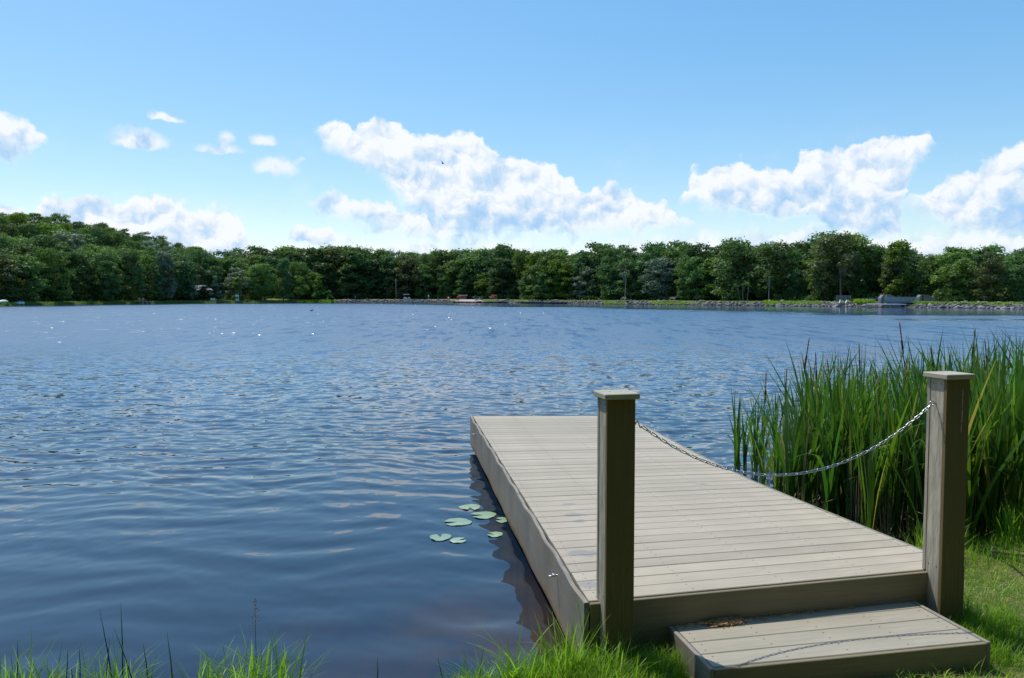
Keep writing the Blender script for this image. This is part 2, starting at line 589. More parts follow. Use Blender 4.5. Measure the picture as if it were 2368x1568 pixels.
M['pink'] = simple('faded_red_plastic', (0.75, 0.22, 0.16), 0.35, var=0.08)
M['green'] = simple('green_plastic', (0.02, 0.16, 0.085), 0.35)
M['darkblue'] = simple('navy_plastic', (0.010, 0.028, 0.085), 0.5)
M['teal'] = simple('pale_blue_dock', (0.12, 0.30, 0.38), 0.5)
M['blue'] = simple('blue_plastic', (0.02, 0.25, 0.62), 0.35)
M['grey'] = simple('aluminium_hull', (0.45, 0.46, 0.46), 0.35, 0.3)
M['slate'] = simple('dark_hull', (0.05, 0.07, 0.08), 0.5)
M['barrel'] = simple('barrel_blue', (0.015, 0.045, 0.09), 0.5)
M['timber'] = simple('weathered_timber', (0.30, 0.25, 0.19), 0.8)
M['bench'] = simple('bench_timber', (0.36, 0.32, 0.26), 0.8)
M['tan'] = simple('tan_wood', (0.50, 0.27, 0.13), 0.7)
M['tyre'] = simple('black_rubber', (0.02, 0.02, 0.02), 0.8)
M['cabin'] = simple('dark_red_cladding', (0.07, 0.018, 0.015), 0.8)
M['roof'] = simple('grey_roof', (0.32, 0.34, 0.37), 0.5)
M['skin'] = simple('skin', (0.50, 0.30, 0.22), 0.6, var=0.05)
M['shirt'] = simple('pale_shirt', (0.55, 0.58, 0.66), 0.8, var=0.05)
M['jeans'] = simple('blue_jeans', (0.10, 0.15, 0.27), 0.8, var=0.1)
M['hair'] = simple('grey_hair', (0.25, 0.23, 0.21), 0.8)
M['gull'] = simple('gull_feathers', (0.10, 0.11, 0.13), 0.7)
M['duck'] = simple('duck_feathers', (0.05, 0.035, 0.025), 0.7)


def leaf_material(name, c_dark, c_light, trans=0.35, rand=0.25, attr=None, rough=0.5, yellow=None, spec=0.3):
    m, B, out = material(name)
    if attr:
        a = B.n('ShaderNodeAttribute'); a.attribute_name = attr
        f = a.outputs['Fac']
    else:
        f = B.noise(B.n('ShaderNodeTexCoord').outputs['Object'], 0.9, 4, 0.7)
        f = B.mr(f, 0.32, 0.68)
    stops = [(0.0, c_dark), (0.75, c_light)]
    if yellow: stops.append((1.0, yellow))
    c = B.ramp(f, stops)
    rn = B.n('ShaderNodeObjectInfo').outputs['Random']
    k = B.mr(rn, 0, 1, 1 - rand, 1 + rand)
    rn2 = B.m('FRACT', B.m('MULTIPLY', rn, 7.31))
    k2 = B.mr(rn2, 0, 1, 1 - rand * 0.6, 1 + rand * 0.6)
    c = B.mix(1.0, c, B.comb(B.m('MULTIPLY', k, k2), k, B.m('DIVIDE', k, k2)), 'MULTIPLY')
    p = B.n('ShaderNodeBsdfPrincipled')
    B.put(p.inputs['Base Color'], c); p.inputs['Roughness'].default_value = rough
    p.inputs['Specular IOR Level'].default_value = spec
    tr = B.n('ShaderNodeBsdfTranslucent')
    tcol = B.mix(1.0, c, C4((1.5, 1.7, 0.6)), 'MULTIPLY')
    B.put(tr.inputs[0], tcol)
    mx = B.n('ShaderNodeMixShader'); mx.inputs[0].default_value = trans
    B.t.links.new(p.outputs[0], mx.inputs[1]); B.t.links.new(tr.outputs[0], mx.inputs[2])
    B.t.links.new(mx.outputs[0], out.inputs[0])
    return m


M['leaf_dark'] = leaf_material('foliage_dark', (0.040, 0.088, 0.032), (0.095, 0.170, 0.056), 0.30, 0.24, rough=0.60, spec=0.28)
M['leaf_mid'] = leaf_material('foliage_mid', (0.058, 0.120, 0.036), (0.135, 0.220, 0.055), 0.34, 0.24, rough=0.60, spec=0.28)
M['leaf_light'] = leaf_material('foliage_light', (0.060, 0.120, 0.018), (0.140, 0.215, 0.032), 0.40, 0.15)
M['leaf_grey'] = leaf_material('foliage_silver', (0.085, 0.125, 0.085), (0.20, 0.26, 0.20), 0.25, 0.12)
M['leaf_brown'] = leaf_material('foliage_olive', (0.058, 0.082, 0.028), (0.130, 0.150, 0.055), 0.30, 0.12)
M['bark'] = simple('bark', (0.09, 0.075, 0.06), 0.9, var=0.35, scale=3)
M['pale_bark'] = simple('pale_bark', (0.26, 0.24, 0.21), 0.9, var=0.3, scale=3)
M['blade'] = leaf_material('grass_blades', (0.085, 0.185, 0.016), (0.235, 0.390, 0.036), 0.50, 0.0, 'tint', 0.42, (0.58, 0.52, 0.24))
M['cattail'] = leaf_material('cattail_blades', (0.030, 0.092, 0.024), (0.120, 0.225, 0.036), 0.45, 0.20, 'tint', 0.36, (0.42, 0.31, 0.13), spec=0.5)
M['reed_litter'] = simple('dead_reed', (0.34, 0.25, 0.14), 0.8, var=0.6, scale=14)
M['seed_head'] = simple('cattail_head', (0.11, 0.045, 0.022), 0.9, var=0.3, scale=40)
M['seed_spike'] = simple('cattail_spike', (0.33, 0.19, 0.10), 0.9, var=0.3, scale=60)
M['rush'] = simple('rush_stem', (0.03, 0.085, 0.04), 0.5)
M['lily'] = leaf_material('lily_pad', (0.22, 0.34, 0.20), (0.34, 0.46, 0.29), 0.12, 0.12, rough=0.28, spec=0.8)
M['rock'] = simple('riprap_stone', (0.20, 0.19, 0.185), 0.85, var=0.5, scale=1.4, bmp=0.5, rand=0.35)


# ================================================================== shoreline
SH = [(-1100, 70), (-800, 95), (-400, 142), (-200, 160), (0, 180), (200, 216), (400, 244), (500, 255), (700, 274), (770, 284), (900, 286), (1000, 284),
      (1090, 274), (1180, 260), (1280, 240), (1440, 211), (1600, 192), (1775, 174), (2050, 154), (2367, 130), (2600, 114), (3000, 92), (3600, 66)]


def shoreY(px):
    return float(np.interp(px, [a for a, _ in SH], [b for _, b in SH]))


def far_pt(px, d=0.0):
    """ground position on the far shore seen at picture column px, d metres behind the waterline"""
    Y = shoreY(px) + d
    return Vector(((px - CX) / FPX * Y, Y, 0))


pxs = np.concatenate([np.arange(-1100, -200, 100), np.arange(-200, 2700, 25), np.arange(2700, 3601, 100)])
FAR = np.array([far_pt(p)[:2] for p in pxs])
NEAR = np.array([(76, 40), (40, 22), (20, 11.5), (10, 8.0), (6, 7.1), (4.3, 6.45), (3.3, 6.1), (2.8, 5.6), (1.6, 4.9), (0.75, 4.42), (0.38, 4.22), (0.12, 4.06),
                 (-0.12, 3.92), (-0.6, 3.86), (-1.3, 3.90), (-2.2, 3.84), (-3.5, 3.9), (-6, 3.8), (-15, 3.2), (-40, 8), (-90, 45)])
LAKE = np.vstack([FAR, NEAR])


def seg_dist(Pn, poly, closed=True):
    a = poly; b = np.roll(poly, -1, 0)
    if not closed: a, b = poly[:-1], poly[1:]
    best = np.full(len(Pn), 1e9)
    for p, q in zip(a, b):
        d = q - p; L = (d * d).sum() + 1e-12
        t = np.clip(((Pn - p) @ d) / L, 0, 1)
        e = Pn - (p + t[:, None] * d)
        best = np.minimum(best, (e * e).sum(1))
    return np.sqrt(best)


def in_poly(Pn, poly):
    x, y = Pn[:, 0], Pn[:, 1]
    ins = np.zeros(len(Pn), bool)
    n = len(poly)
    for i in range(n):
        x1, y1 = poly[i]; x2, y2 = poly[(i + 1) % n]
        if y1 == y2: continue
        c = ((y1 > y) != (y2 > y)) & (x < (x2 - x1) * (y - y1) / (y2 - y1) + x1)
        ins ^= c
    return ins


def sstep(a, b, x):
    t = np.clip((x - a) / (b - a), 0, 1)
    return t * t * (3 - 2 * t)


def vnoise(x, y, seed=0):
    """cheap smooth value noise, numpy"""
    def h(i, j):
        n = np.sin(i * 127.1 + j * 311.7 + seed * 74.7) * 43758.5453
        return n - np.floor(n)
    i = np.floor(x); j = np.floor(y); fx = x - i; fy = y - j
    fx = fx * fx * (3 - 2 * fx); fy = fy * fy * (3 - 2 * fy)
    return (h(i, j) * (1 - fx) + h(i + 1, j) * fx) * (1 - fy) + (h(i, j + 1) * (1 - fx) + h(i + 1, j + 1) * fx) * fy


def hill(x, y, d):
    """wooded hill behind the left shore"""
    s = sstep(-95, -240, x) * 0 + sstep(0.22, 0.62, -x / np.maximum(y, 30))
    return 27 * s * sstep(25, 190, d) + 2.5 * sstep(20, 120, d)


def ground_z(x, y):
    x = np.atleast_1d(np.asarray(x, float)); y = np.atleast_1d(np.asarray(y, float))
    Pn = np.stack([x, y], 1)
    d = seg_dist(Pn, LAKE)
    ins = in_poly(Pn, LAKE)
    sd_ = np.where(ins, -d, d)
    farside = (y > 30) | (np.abs(x) > 60)
    zn = -0.9 * sstep(0, -2.5, sd_) - 0.05 + 0.20 * sstep(0.0, 0.30, sd_) + 0.12 * sstep(1.5, 9, sd_)
    zn = zn + (vnoise(x * 2.3, y * 2.3, 3) - 0.5) * 0.05 * sstep(0, 0.5, sd_)
    zf = np.where(sd_ < 0, -0.9 * sstep(0, -3, sd_) - 0.1, -0.1 + 0.9 * sstep(0.5, 4, sd_) + hill(x, y, sd_))
    return np.where(farside, zf, zn), sd_


# ------------------------------------------------------------------ ground sheet
def graded(lo, hi, fine, c0, c1, g=1.10):
    out = list(np.arange(c0, c1 + 1e-6, fine))
    s = fine; v = c1
    while v < hi: s *= g; v += s; out.append(v)
    s = fine; v = c0; left = []
    while v > lo: s *= g; v -= s; left.append(v)
    return np.array(left[::-1] + out)


gx = graded(-1500, 1500, 0.09, -3.6, 6.4, 1.075)
gy = graded(-500, 1600, 0.09, 2.6, 8.0, 1.065)
GX, GY = np.meshgrid(gx, gy)
gz, gsd = ground_z(GX.ravel(), GY.ravel())
nx, ny = len(gx), len(gy)
idx = np.arange(nx * ny).reshape(ny, nx)
quads = np.stack([idx[:-1, :-1], idx[:-1, 1:], idx[1:, 1:], idx[1:, :-1]], -1).reshape(-1, 4)
mg, B, out = material('ground')
co = B.n('ShaderNodeTexCoord').outputs['Object']
n1 = B.noise(co, 0.8, 5, 0.6); n2 = B.noise(co, 14.0, 5, 0.7)
c = B.mix(B.mr(n1, 0.4, 0.6), C4((0.055, 0.095, 0.018)), C4((0.13, 0.135, 0.04)))
c = B.mix(B.mr(n2, 0.45, 0.65, 0.0, 0.7), c, C4((0.16, 0.125, 0.075)))
geo = B.n('ShaderNodeNewGeometry').outputs['Position']
zz = B.sep(geo)[2]
c = B.mix(B.mr(zz, 0.07, 0.0), c, C4((0.05, 0.035, 0.022)))
principled(B, out, c, 0.95, spec=0.2, normal=bump(B, n2, 0.5, 0.03))
ground = link('ground', np_mesh('ground', np.stack([GX.ravel(), GY.ravel(), gz], 1), quads, mg, True))
tag(ground, kind='structure')

# ------------------------------------------------------------------ waves
wr = np.random.default_rng(5)
NW = 60
lam = np.exp(wr.uniform(np.log(0.12), np.log(0.85), NW))
ang = R(-90) + wr.normal(0, 1, NW) * np.where(lam > 0.38, 0.48, 0.75) + R(1)
kx = 2 * np.pi / lam * np.cos(ang); ky = 2 * np.pi / lam * np.sin(ang)
ph = wr.uniform(0, 2 * np.pi, NW)
amp = 0.140 * np.sqrt(2 / NW) * lam / (2 * np.pi) * np.where(lam > 0.45, 0.46, 1.0)


def wave_z(x, y, sp=None):
    x = np.asarray(x, float); y = np.asarray(y, float)
    dist = np.hypot(x, y)
    calm = 0.48 + 0.52 * sstep(5.0, 15.0, dist)
    small = 0.22 + 0.78 * sstep(6.0, 14.0, dist)
    patch = 0.75 + 0.5 * vnoise(x * 0.33, y * 0.2, 9)
    z = np.zeros_like(x)
    wx = x + 0.16 * np.sin(y * 1.3 + 0.7) + 0.10 * np.sin(y * 2.9 + x * 1.7); wy = y + 0.14 * np.sin(x * 0.9) + 0.09 * np.sin(x * 2.3 + y) + 0.05 * np.sin(x * 4.1 - y * 0.7)
    for i in range(NW):
        a = amp[i] * calm * (small if lam[i] < 0.42 else 1.0)
        if sp is not None: a = a * sstep(2.2, 4.5, lam[i] / sp)
        q = np.sin(kx[i] * wx + ky[i] * wy + ph[i])
        z = z + a * (q + 0.18 * q * q)
    return z * patch


rows = list(np.arange(2.6, 14.0, 0.030))
s = 0.030
while rows[-1] < 46: s *= 1.0065; rows.append(rows[-1] + s)
nfine = len(rows)
while rows[-1] < 330: s *= 1.035; rows.append(rows[-1] + s)
rows = np.array(rows)
ths = np.concatenate([np.linspace(-2.6, -0.80, 40)[:-1], np.linspace(-0.80, 0.80, 560), np.linspace(0.80, 2.6, 40)[1:]])
WXg = ths[None, :] * (rows[:, None] + 1.5)
WYg = np.repeat(rows[:, None], len(ths), 1)
spc = np.maximum(np.gradient(rows)[:, None] * 0.9, np.abs(np.gradient(ths))[None, :] * (rows[:, None] + 1.5))
wz = wave_z(WXg, WYg, spc)
wz = wz * (1 - sstep(30, 46, WYg))
dfar = seg_dist(np.stack([WXg.ravel(), WYg.ravel()], 1), FAR, closed=False)
pxw = CX + FPX * WXg.ravel() / WYg.ravel()
calmw = np.interp(pxw, [-200, 0, 300, 770, 1100, 1300, 1800, 2367, 2600], [14, 22, 6, 110, 100, 85, 62, 52, 46])
# width of the calm strip in front of the shore, chosen from how far it reaches towards the camera
calmw = np.interp(pxw, [-200, 0, 200, 500, 900, 1180, 1300, 1500, 1800, 2100, 2367, 2600],
                  [18, 20, 24, 30, 60, 60, 56, 66, 64, 60, 46, 34])
jit = (vnoise(WXg.ravel() * 0.05, WYg.ravel() * 0.10, 4) - 0.5) * 16
calm_attr = 1 - sstep(calmw * 0.70, calmw * 1.05, dfar + jit)
nr, nc = WXg.shape
idx = np.arange(nr * nc).reshape(nr, nc)
quads = np.stack([idx[:-1, :-1], idx[:-1, 1:], idx[1:, 1:], idx[1:, :-1]], -1).reshape(-1, 4)
mw, B, out = material('water')
geo = B.n('ShaderNodeNewGeometry')
pos = geo.outputs['Position']; nrm = geo.outputs['Normal']
X_, Y_, Z_ = B.sep(pos)
at = B.n('ShaderNodeAttribute'); at.attribute_name = 'calm'
calm = at.outputs['Fac']
rad = B.v('LENGTH', B.comb(X_, Y_, 0.0))
far = B.mr(rad, 18.0, 50.0, smooth=True)
mid = B.mr(rad, 9.0, 22.0, smooth=True)
stv = B.v('MULTIPLY', pos, (0.55, 1.0, 1.0))
na = B.v('SUBTRACT', B.noise(stv, 4.5, 3, 0.6, out=1), (0.5, 0.5, 0.5))
nb = B.v('SUBTRACT', B.noise(stv, 0.55, 3, 0.6, out=1), (0.5, 0.5, 0.5))
nd_ = B.v('SUBTRACT', B.noise(B.v('MULTIPLY', pos, (0.95, 0.13, 1.0)), 1.6, 4, 0.8, out=1), (0.5, 0.5, 0.5))
nn = B.v('ADD', B.v('SCALE', na, scale=B.mr(mid, 0, 1, 0.08, 0.72)), B.v('SCALE', nb, scale=B.m('MULTIPLY', far, 0.42)))
nn = B.v('ADD', nn, B.v('SCALE', nd_, scale=B.m('MULTIPLY', far, 1.9)))
keep = B.m('MULTIPLY', B.m('SUBTRACT', 1.0, B.m('MULTIPLY', calm, 0.955)), B.mr(rad, 5.0, 14.0, 0.12, 1.0))
nn = B.v('SCALE', nn, scale=keep)
nn = B.v('MULTIPLY', nn, (0.8, 1.25, 0.0))
# rare steep ripples that catch the sun
vo = B.n('ShaderNodeTexVoronoi', feature='F1'); vo.inputs['Scale'].default_value = 1.0
B.put(vo.inputs['Vector'], B.v('MULTIPLY', B.comb(X_, Y_, 0.0), (5.5, 2.2, 1.0)))
vr = B.sep(vo.outputs['Color'])
spark = B.m('MULTIPLY', B.m('GREATER_THAN', vr[0], 0.955), B.m('LESS_THAN', vo.outputs['Distance'], 0.32))
spark = B.m('MULTIPLY', spark, B.m('MULTIPLY', B.mr(rad, 30.0, 55.0), B.m('LESS_THAN', calm, 0.3)))
stp = B.comb(B.mr(vr[1], 0, 1, -0.42, 0.22), B.mr(vr[2], 0, 1, -0.80, -0.52), 0.0)
nn = B.v('ADD', nn, B.v('SCALE', stp, scale=spark))
nfin = B.v('NORMALIZE', B.v('ADD', nrm, nn))
rough = B.m('ADD', 0.015, B.m('MULTIPLY', B.m('MULTIPLY', B.mr(rad, 8.0, 45.0, smooth=True), 0.30), B.m('SUBTRACT', 1.0, B.m('MULTIPLY', calm, 0.8))))
rough = B.m('ADD', B.m('MULTIPLY', rough, B.m('SUBTRACT', 1.0, spark)), B.m('MULTIPLY', spark, 0.15))
# the shallows let a little of the brown bed show through
sh = B.m('MULTIPLY', B.mr(Y_, 6.2, 4.4, smooth=True), B.mr(B.noise(pos, 1.4, 4, 0.6), 0.38, 0.60))
sh = B.m('MULTIPLY', sh, B.mr(X_, -1.6, -0.2))
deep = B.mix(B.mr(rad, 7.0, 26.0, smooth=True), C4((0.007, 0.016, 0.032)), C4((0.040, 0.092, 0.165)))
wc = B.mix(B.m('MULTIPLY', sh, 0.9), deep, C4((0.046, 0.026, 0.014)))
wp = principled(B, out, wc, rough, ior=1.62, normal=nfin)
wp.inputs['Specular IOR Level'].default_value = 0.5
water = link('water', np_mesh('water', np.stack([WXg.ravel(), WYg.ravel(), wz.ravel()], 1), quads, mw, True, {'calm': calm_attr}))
tag(water, kind='structure')


# ================================================================== the dock
D_DECK = 1.60
ZD = H - D_DECK                                  # deck level 0.45
Lp = [Vector((0.252 * 1.6, 2.519 * 1.6, ZD)), Vector((-0.330 * 1.6, 6.518 * 1.6, ZD))]
Rp = [Vector((a * 1.6, b * 1.6, ZD)) for a, b in [(1.668, 2.853), (1.600, 3.100), (1.456, 3.600), (1.302, 4.206), (1.165, 4.989), (1.038, 5.912), (0.955, 6.53)]]
rl = np.concatenate([[0], np.cumsum([(Rp[i + 1] - Rp[i]).length for i in range(len(Rp) - 1)])]); rl /= rl[-1]


def Lt(t): return Lp[0].lerp(Lp[1], t)
def Rt(t): return Vector((float(np.interp(t, rl, [p.x for p in Rp])), float(np.interp(t, rl, [p.y for p in Rp])), ZD))


dock = empty('dock', (1.0, 4.3, 0.0))
tag(dock, 'taupe composite board dock running out over the lake from the near bank', 'dock')


def inv(o, par):
    o.parent = par
    o.matrix_parent_inverse = Matrix.Translation(par.location).inverted() if par.rotation_euler[2] == 0 else par.matrix_basis.inverted()
    return o


def board_between(name, a0, b0, a1, b1, th, mats, parent, screws=(), ch=0.004):
    """a plank whose near edge runs a0-b0 and far edge a1-b1 (top face), chamfered, screws as small dark discs"""
    cx_ = (a0 + b0 + a1 + b1) / 4
    ex = (b0 - a0).normalized()
    M3 = Matrix.Rotation(math.atan2(ex.y, ex.x), 3, 'Z')
    Mi = M3.transposed()
    mb = MB()

    def sect(p, q):
        d = (q - p).normalized()
        return [p + Vector((0, 0, -th)), p + Vector((0, 0, -ch)), p + d * ch, q - d * ch, q + Vector((0, 0, -ch)), q + Vector((0, 0, -th))]
    s0 = sect(a0, a1); s1 = sect(b0, b1)
    vs = [Mi @ (p - cx_) for p in s0 + s1]
    fs = [(0, 1, 2, 3, 4, 5), (11, 10, 9, 8, 7, 6)] + [(i, 6 + i, 6 + (i + 1) % 6, (i + 1) % 6) for i in range(6)]
    mb.add(vs, fs)
    for s_ in screws:
        for t_ in (0.26, 0.74):
            jx = random.uniform(-0.006, 0.006)
            p = a0.lerp(b0, s_).lerp(a1.lerp(b1, s_), t_ + random.uniform(-.04, .04)) + ex * jx + Vector((0, 0, 0.0008))
            r_ = 0.0042
            mb.add([Mi @ (p + Vector((math.cos(k * math.pi / 3) * r_, math.sin(k * math.pi / 3) * r_, 0)) - cx_) for k in range(6)], [(0, 1, 2, 3, 4, 5)], 1)
    o = mb.build(name, mats, None)
    o.location = cx_ - parent.location
    o.rotation_euler = (0, 0, math.atan2(ex.y, ex.x))
    o.parent = parent
    return o


NBD = 45
for i in range(NBD):
    g0 = random.choice([0.0016, 0.0022, 0.0028, 0.0046]) / 6.46
    t0 = i / NBD + g0; t1 = (i + 1) / NBD - g0
    dz = Vector((0, 0, random.uniform(-0.0012, 0.0012)))
    jl = random.uniform(0, 0.003)
    board_between('deck_board', Lt(t0) + dz + Vector((jl, 0, 0)), Rt(t0) + dz, Lt(t1) + dz + Vector((jl, 0, 0)), Rt(t1) + dz, 0.026, [M['board'], M['screw']], dock,
                  screws=(0.025, 0.26, 0.5, 0.74, 0.975))

# wavy side fascia on the left: two long boards, bowed between their fixings
exL = (Lp[1] - Lp[0]).normalized(); nL = Vector((-exL.y, exL.x, 0))


def side_fascia(t0, t1, seed):
    n = 60
    mb = MB()
    vs = []
    th = 0.026
    rg = random.Random(seed)
    cx_ = Lt((t0 + t1) / 2)
    for i in range(n + 1):
        t = t0 + (t1 - t0) * i / n
        s_ = (Lp[1] - Lp[0]).length * t
        bow_top = 0.010 * (0.5 - 0.5 * math.cos(2 * math.pi * s_ / 0.81 + 0.6)) + 0.006 * (0.5 - .5 * math.cos(2 * math.pi * s_ / 0.41))
        bow_bot = 0.006 * (0.5 - 0.5 * math.cos(2 * math.pi * s_ / 1.15 + 1.0))
        top = ZD + 0.004 + 0.003 * math.sin(s_ * 5)
        bot = 0.075 + 0.008 * math.sin(s_ * 1.7)
        c0 = Lt(t) + nL * 0.004
        prof = [(0.0 + bow_bot, bot), (bow_top, top - 0.004), (bow_top + 0.004, top), (bow_top + th - 0.005, top), (bow_top + th, top - 0.006), (bow_bot + th, bot)]
        for o_, z_ in prof:
            p = c0 + nL * o_; p.z = z_
            vs.append(p)
    ex = exL; a = math.atan2(ex.y, ex.x) - R(90)
    Mi = Matrix.Rotation(-a, 3, 'Z')
    base = Vector((cx_.x, cx_.y, 0))
    vs = [Mi @ (p - base) for p in vs]
    fs = []
    for i in range(n):
        for k in range(6):
            k2 = (k + 1) % 6
            fs.append((i * 6 + k, i * 6 + k2, (i + 1) * 6 + k2, (i + 1) * 6 + k))
    fs.append(tuple(range(6))[::-1]); fs.append(tuple(n * 6 + k for k in range(6)))
    mb.add(vs, fs)
    # screw holes, three high, on the joist lines
    L_ = (Lp[1] - Lp[0]).length
    for s_ in np.arange(t0 * L_ + 0.12, t1 * L_, 0.405):
        i = int(round((s_ / L_ - t0) / (t1 - t0) * n))
        if i < 0 or i >= n: continue
        tp = vs[i * 6 + 4]; bt = vs[i * 6 + 5]
        for q in (0.16, 0.50, 0.84):
            c_ = tp.lerp(bt, q) + Vector((-0.0015, 0, 0))
            mb.add([c_ + Vector((0, math.cos(k * math.pi / 3) * .0035, math.sin(k * math.pi / 3) * .006)) for k in range(6)], [(0, 1, 2, 3, 4, 5)], 1)
    o = mb.build('side_fascia', [M['fascia'], M['screw']], None, smooth=False)
    o.location = base - dock.location
    o.rotation_euler = (0, 0, a)
    o.parent = dock
    return o


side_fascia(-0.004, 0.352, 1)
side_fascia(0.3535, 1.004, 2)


def strip(name, pts, out_n, th, z0, z1, mat, parent, gap=0.003):
    mb = MB()
    for i in range(len(pts) - 1):
        a, b = pts[i], pts[i + 1]
        d = (b - a).normalized(); n_ = Vector((d.y, -d.x, 0)) * out_n
        q = [a + n_ * gap, b + n_ * gap, b + n_ * (gap + th), a + n_ * (gap + th)]
        mb.prism([Vector((p.x, p.y, z0)) for p in q], (0, 0, z0), (0, 0, z1))
    o = mb.build(name, mat)
    inv(o, parent)
    return o


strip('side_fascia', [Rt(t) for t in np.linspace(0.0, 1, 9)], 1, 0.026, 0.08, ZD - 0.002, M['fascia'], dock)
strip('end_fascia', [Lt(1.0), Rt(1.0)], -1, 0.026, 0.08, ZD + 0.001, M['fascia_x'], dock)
# front fascia; the posts stand against it
fa = Lt(0); fb = Rt(0)
exF = (fb - fa).normalized(); nF = Vector((exF.y, -exF.x, 0))      # nF points to the camera
mb = MB()
L_ = (fb - fa).length
mb.cbox((L_ / 2 - 0.004, -0.015, (ZD - 0.006 + 0.02) / 2), (L_ - 0.012, 0.024, ZD - 0.006 - 0.02), 0.003)
o = mb.build('front_fascia', M['fascia_x']); o.parent = dock
o.location = Vector((fa.x, fa.y, 0)) - dock.location; o.rotation_euler = (0, 0, math.atan2(exF.y, exF.x))
# timber frame under the boards
mb = MB()
ins = 0.05
for t0, t1 in zip(np.linspace(0.012, 0.93, 9), np.linspace(0.085, 0.99, 9)):
    a, b, c_, d_ = Lt(t0), Rt(t0), Rt(t1), Lt(t1)
    ex_ = Vector((1, 0, 0)) * ins
    mb.prism([Vector((p.x, p.y, -0.05)) for p in (a + ex_, b - ex_, c_ - ex_, d_ + ex_)], (0, 0, 0), (0, 0, ZD - 0.03 + 0.05))
o = mb.build('under_frame', M['dark_wood']); inv(o, dock)
# grey scuff patches are part of the boards' material; eye bolts on the left side
for t_, z_ in [(0.10, 0.36), (0.865, 0.36)]:
    c_ = Lt(t_) + nL * 0.052; c_.z = z_
    mb = MB()
    mb.tube([c_ - nL * 0.045, c_ - nL * 0.002], 0.0045, 8)
    rc = c_ + nL * 0.016
    mb.tube([rc + nL * (0.019 * math.cos(k * math.pi / 8)) + exL * (0.017 * math.sin(k * math.pi / 8)) for k in range(16)], 0.0042, 8, closed=True)
    o = mb.build('eye_bolt', M['chain'], smooth=True); inv(o, dock)


# ================================================================== posts
PA = R(12.9)
PW, PD = 0.152, 0.152


def make_post(FL, ztop, label, zdeck=ZD, zb=-0.05, drip=False):
    root = empty('post', (FL[0], FL[1], 0), PA)
    tag(root, label, 'post', 'posts holding the dock chain')
    th = 0.025
    zb_top = ztop - 0.030
    h = zb_top - zb

    def part(name, c, size, mat, ch=0.002, extra=None):
        mb = MB(); mb.cbox(c, size, ch)
        mats = [mat]
        if extra: extra(mb); mats = [mat, M['screw']]
        return mb.build(name, mats, root)

    def fscrews(mb):
        for zz_ in (zb_top - 0.065, zdeck - 0.02 + 0.22, zdeck - 0.12):
            for xx_ in (PW * 0.25, PW * 0.75):
                mb.box((xx_, -0.0008, zz_), (0.005, 0.002, 0.005), mi=1)

    def sscrews(mb):
        for zz_ in (zb_top - 0.03, zdeck + 0.05):
            for yy_ in (0.045, 0.105):
                mb.box((0.0022, yy_, zz_), (0.002, 0.005, 0.006), mi=1)
    part('front_board', (PW / 2, th / 2, zb + h / 2), (PW, th, h), M['post_front_shaded'], extra=fscrews)
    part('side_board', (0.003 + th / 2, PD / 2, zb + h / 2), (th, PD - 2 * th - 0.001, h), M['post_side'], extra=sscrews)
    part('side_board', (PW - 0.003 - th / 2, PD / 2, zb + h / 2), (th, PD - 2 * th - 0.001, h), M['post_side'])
    part('back_board', (PW / 2, PD - th / 2, (zdeck + 0.003 + zb_top) / 2), (PW, th - 0.0005, zb_top - zdeck - 0.003), M['post_side'])
    mb = MB()
    ov = 0.018
    mb.cbox((PW / 2, PD / 2, ztop - 0.0145), (PW + 2 * ov, PD + 2 * ov, 0.029), 0.004)
    for xx_ in (0.045, 0.108): mb.box((xx_, 0.09, ztop), (0.006, 0.006, 0.0012), mi=1)
    mb.build('cap', [M['cap'], M['screw']], root)
    if drip:
        mb = MB()
        rg = random.Random(4)
        z_ = zb_top - 0.055
        xx_ = PW * 0.70
        while z_ > zb_top - 0.30:
            l_ = rg.uniform(0.015, 0.05)
            mb.box((xx_ + rg.uniform(-.002, .002), -0.0006, z_ - l_ / 2), (rg.uniform(.0012, .0035), 0.0012, l_))
            z_ -= l_ + rg.uniform(0, 0.008); xx_ -= 0.0006
        mb.build('paint_drip', M['white_streak'], root)
    return root


FL1 = Vector((0.482, 3.925, 0)); ZT1 = 1.56
FL2 = Vector((2.450, 4.375, 0)); ZT2 = 1.615
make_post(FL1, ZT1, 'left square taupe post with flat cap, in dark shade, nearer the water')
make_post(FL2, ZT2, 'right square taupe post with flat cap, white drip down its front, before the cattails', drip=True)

# ================================================================== step
ZS = H - 1.77
sFL = Vector((0.939, 3.616, ZS)); sFR = Vector((2.456, 3.912, ZS)); sBL = Vector((0.833, 4.140, ZS)); sBR = Vector((2.342, 4.485, ZS))
step = empty('step', (1.6, 4.0, 0))
tag(step, 'low taupe composite step box at the landward end of the dock', 'step')
tt = 0.027
fr = tt / 0.54
NS = 4
for i in range(NS):
    g0 = 0.002 / 0.5
    lo = fr + (1 - fr) * (i / (NS - 0.25)) + g0
    hi = min(0.995, fr + (1 - fr) * ((i + 1) / (NS - 0.25)) - g0)
    e = 0.020

    def SP(s_, t_): return sFL.lerp(sFR, s_).lerp(sBL.lerp(sBR, s_), t_)
    board_between('step_board', SP(e, lo), SP(1 - e, lo), SP(e, hi), SP(1 - e, hi), 0.026, [M['step_board'], M['screw']], step, screws=(0.03, 0.27, 0.5, 0.73, 0.97))
zb = 0.02
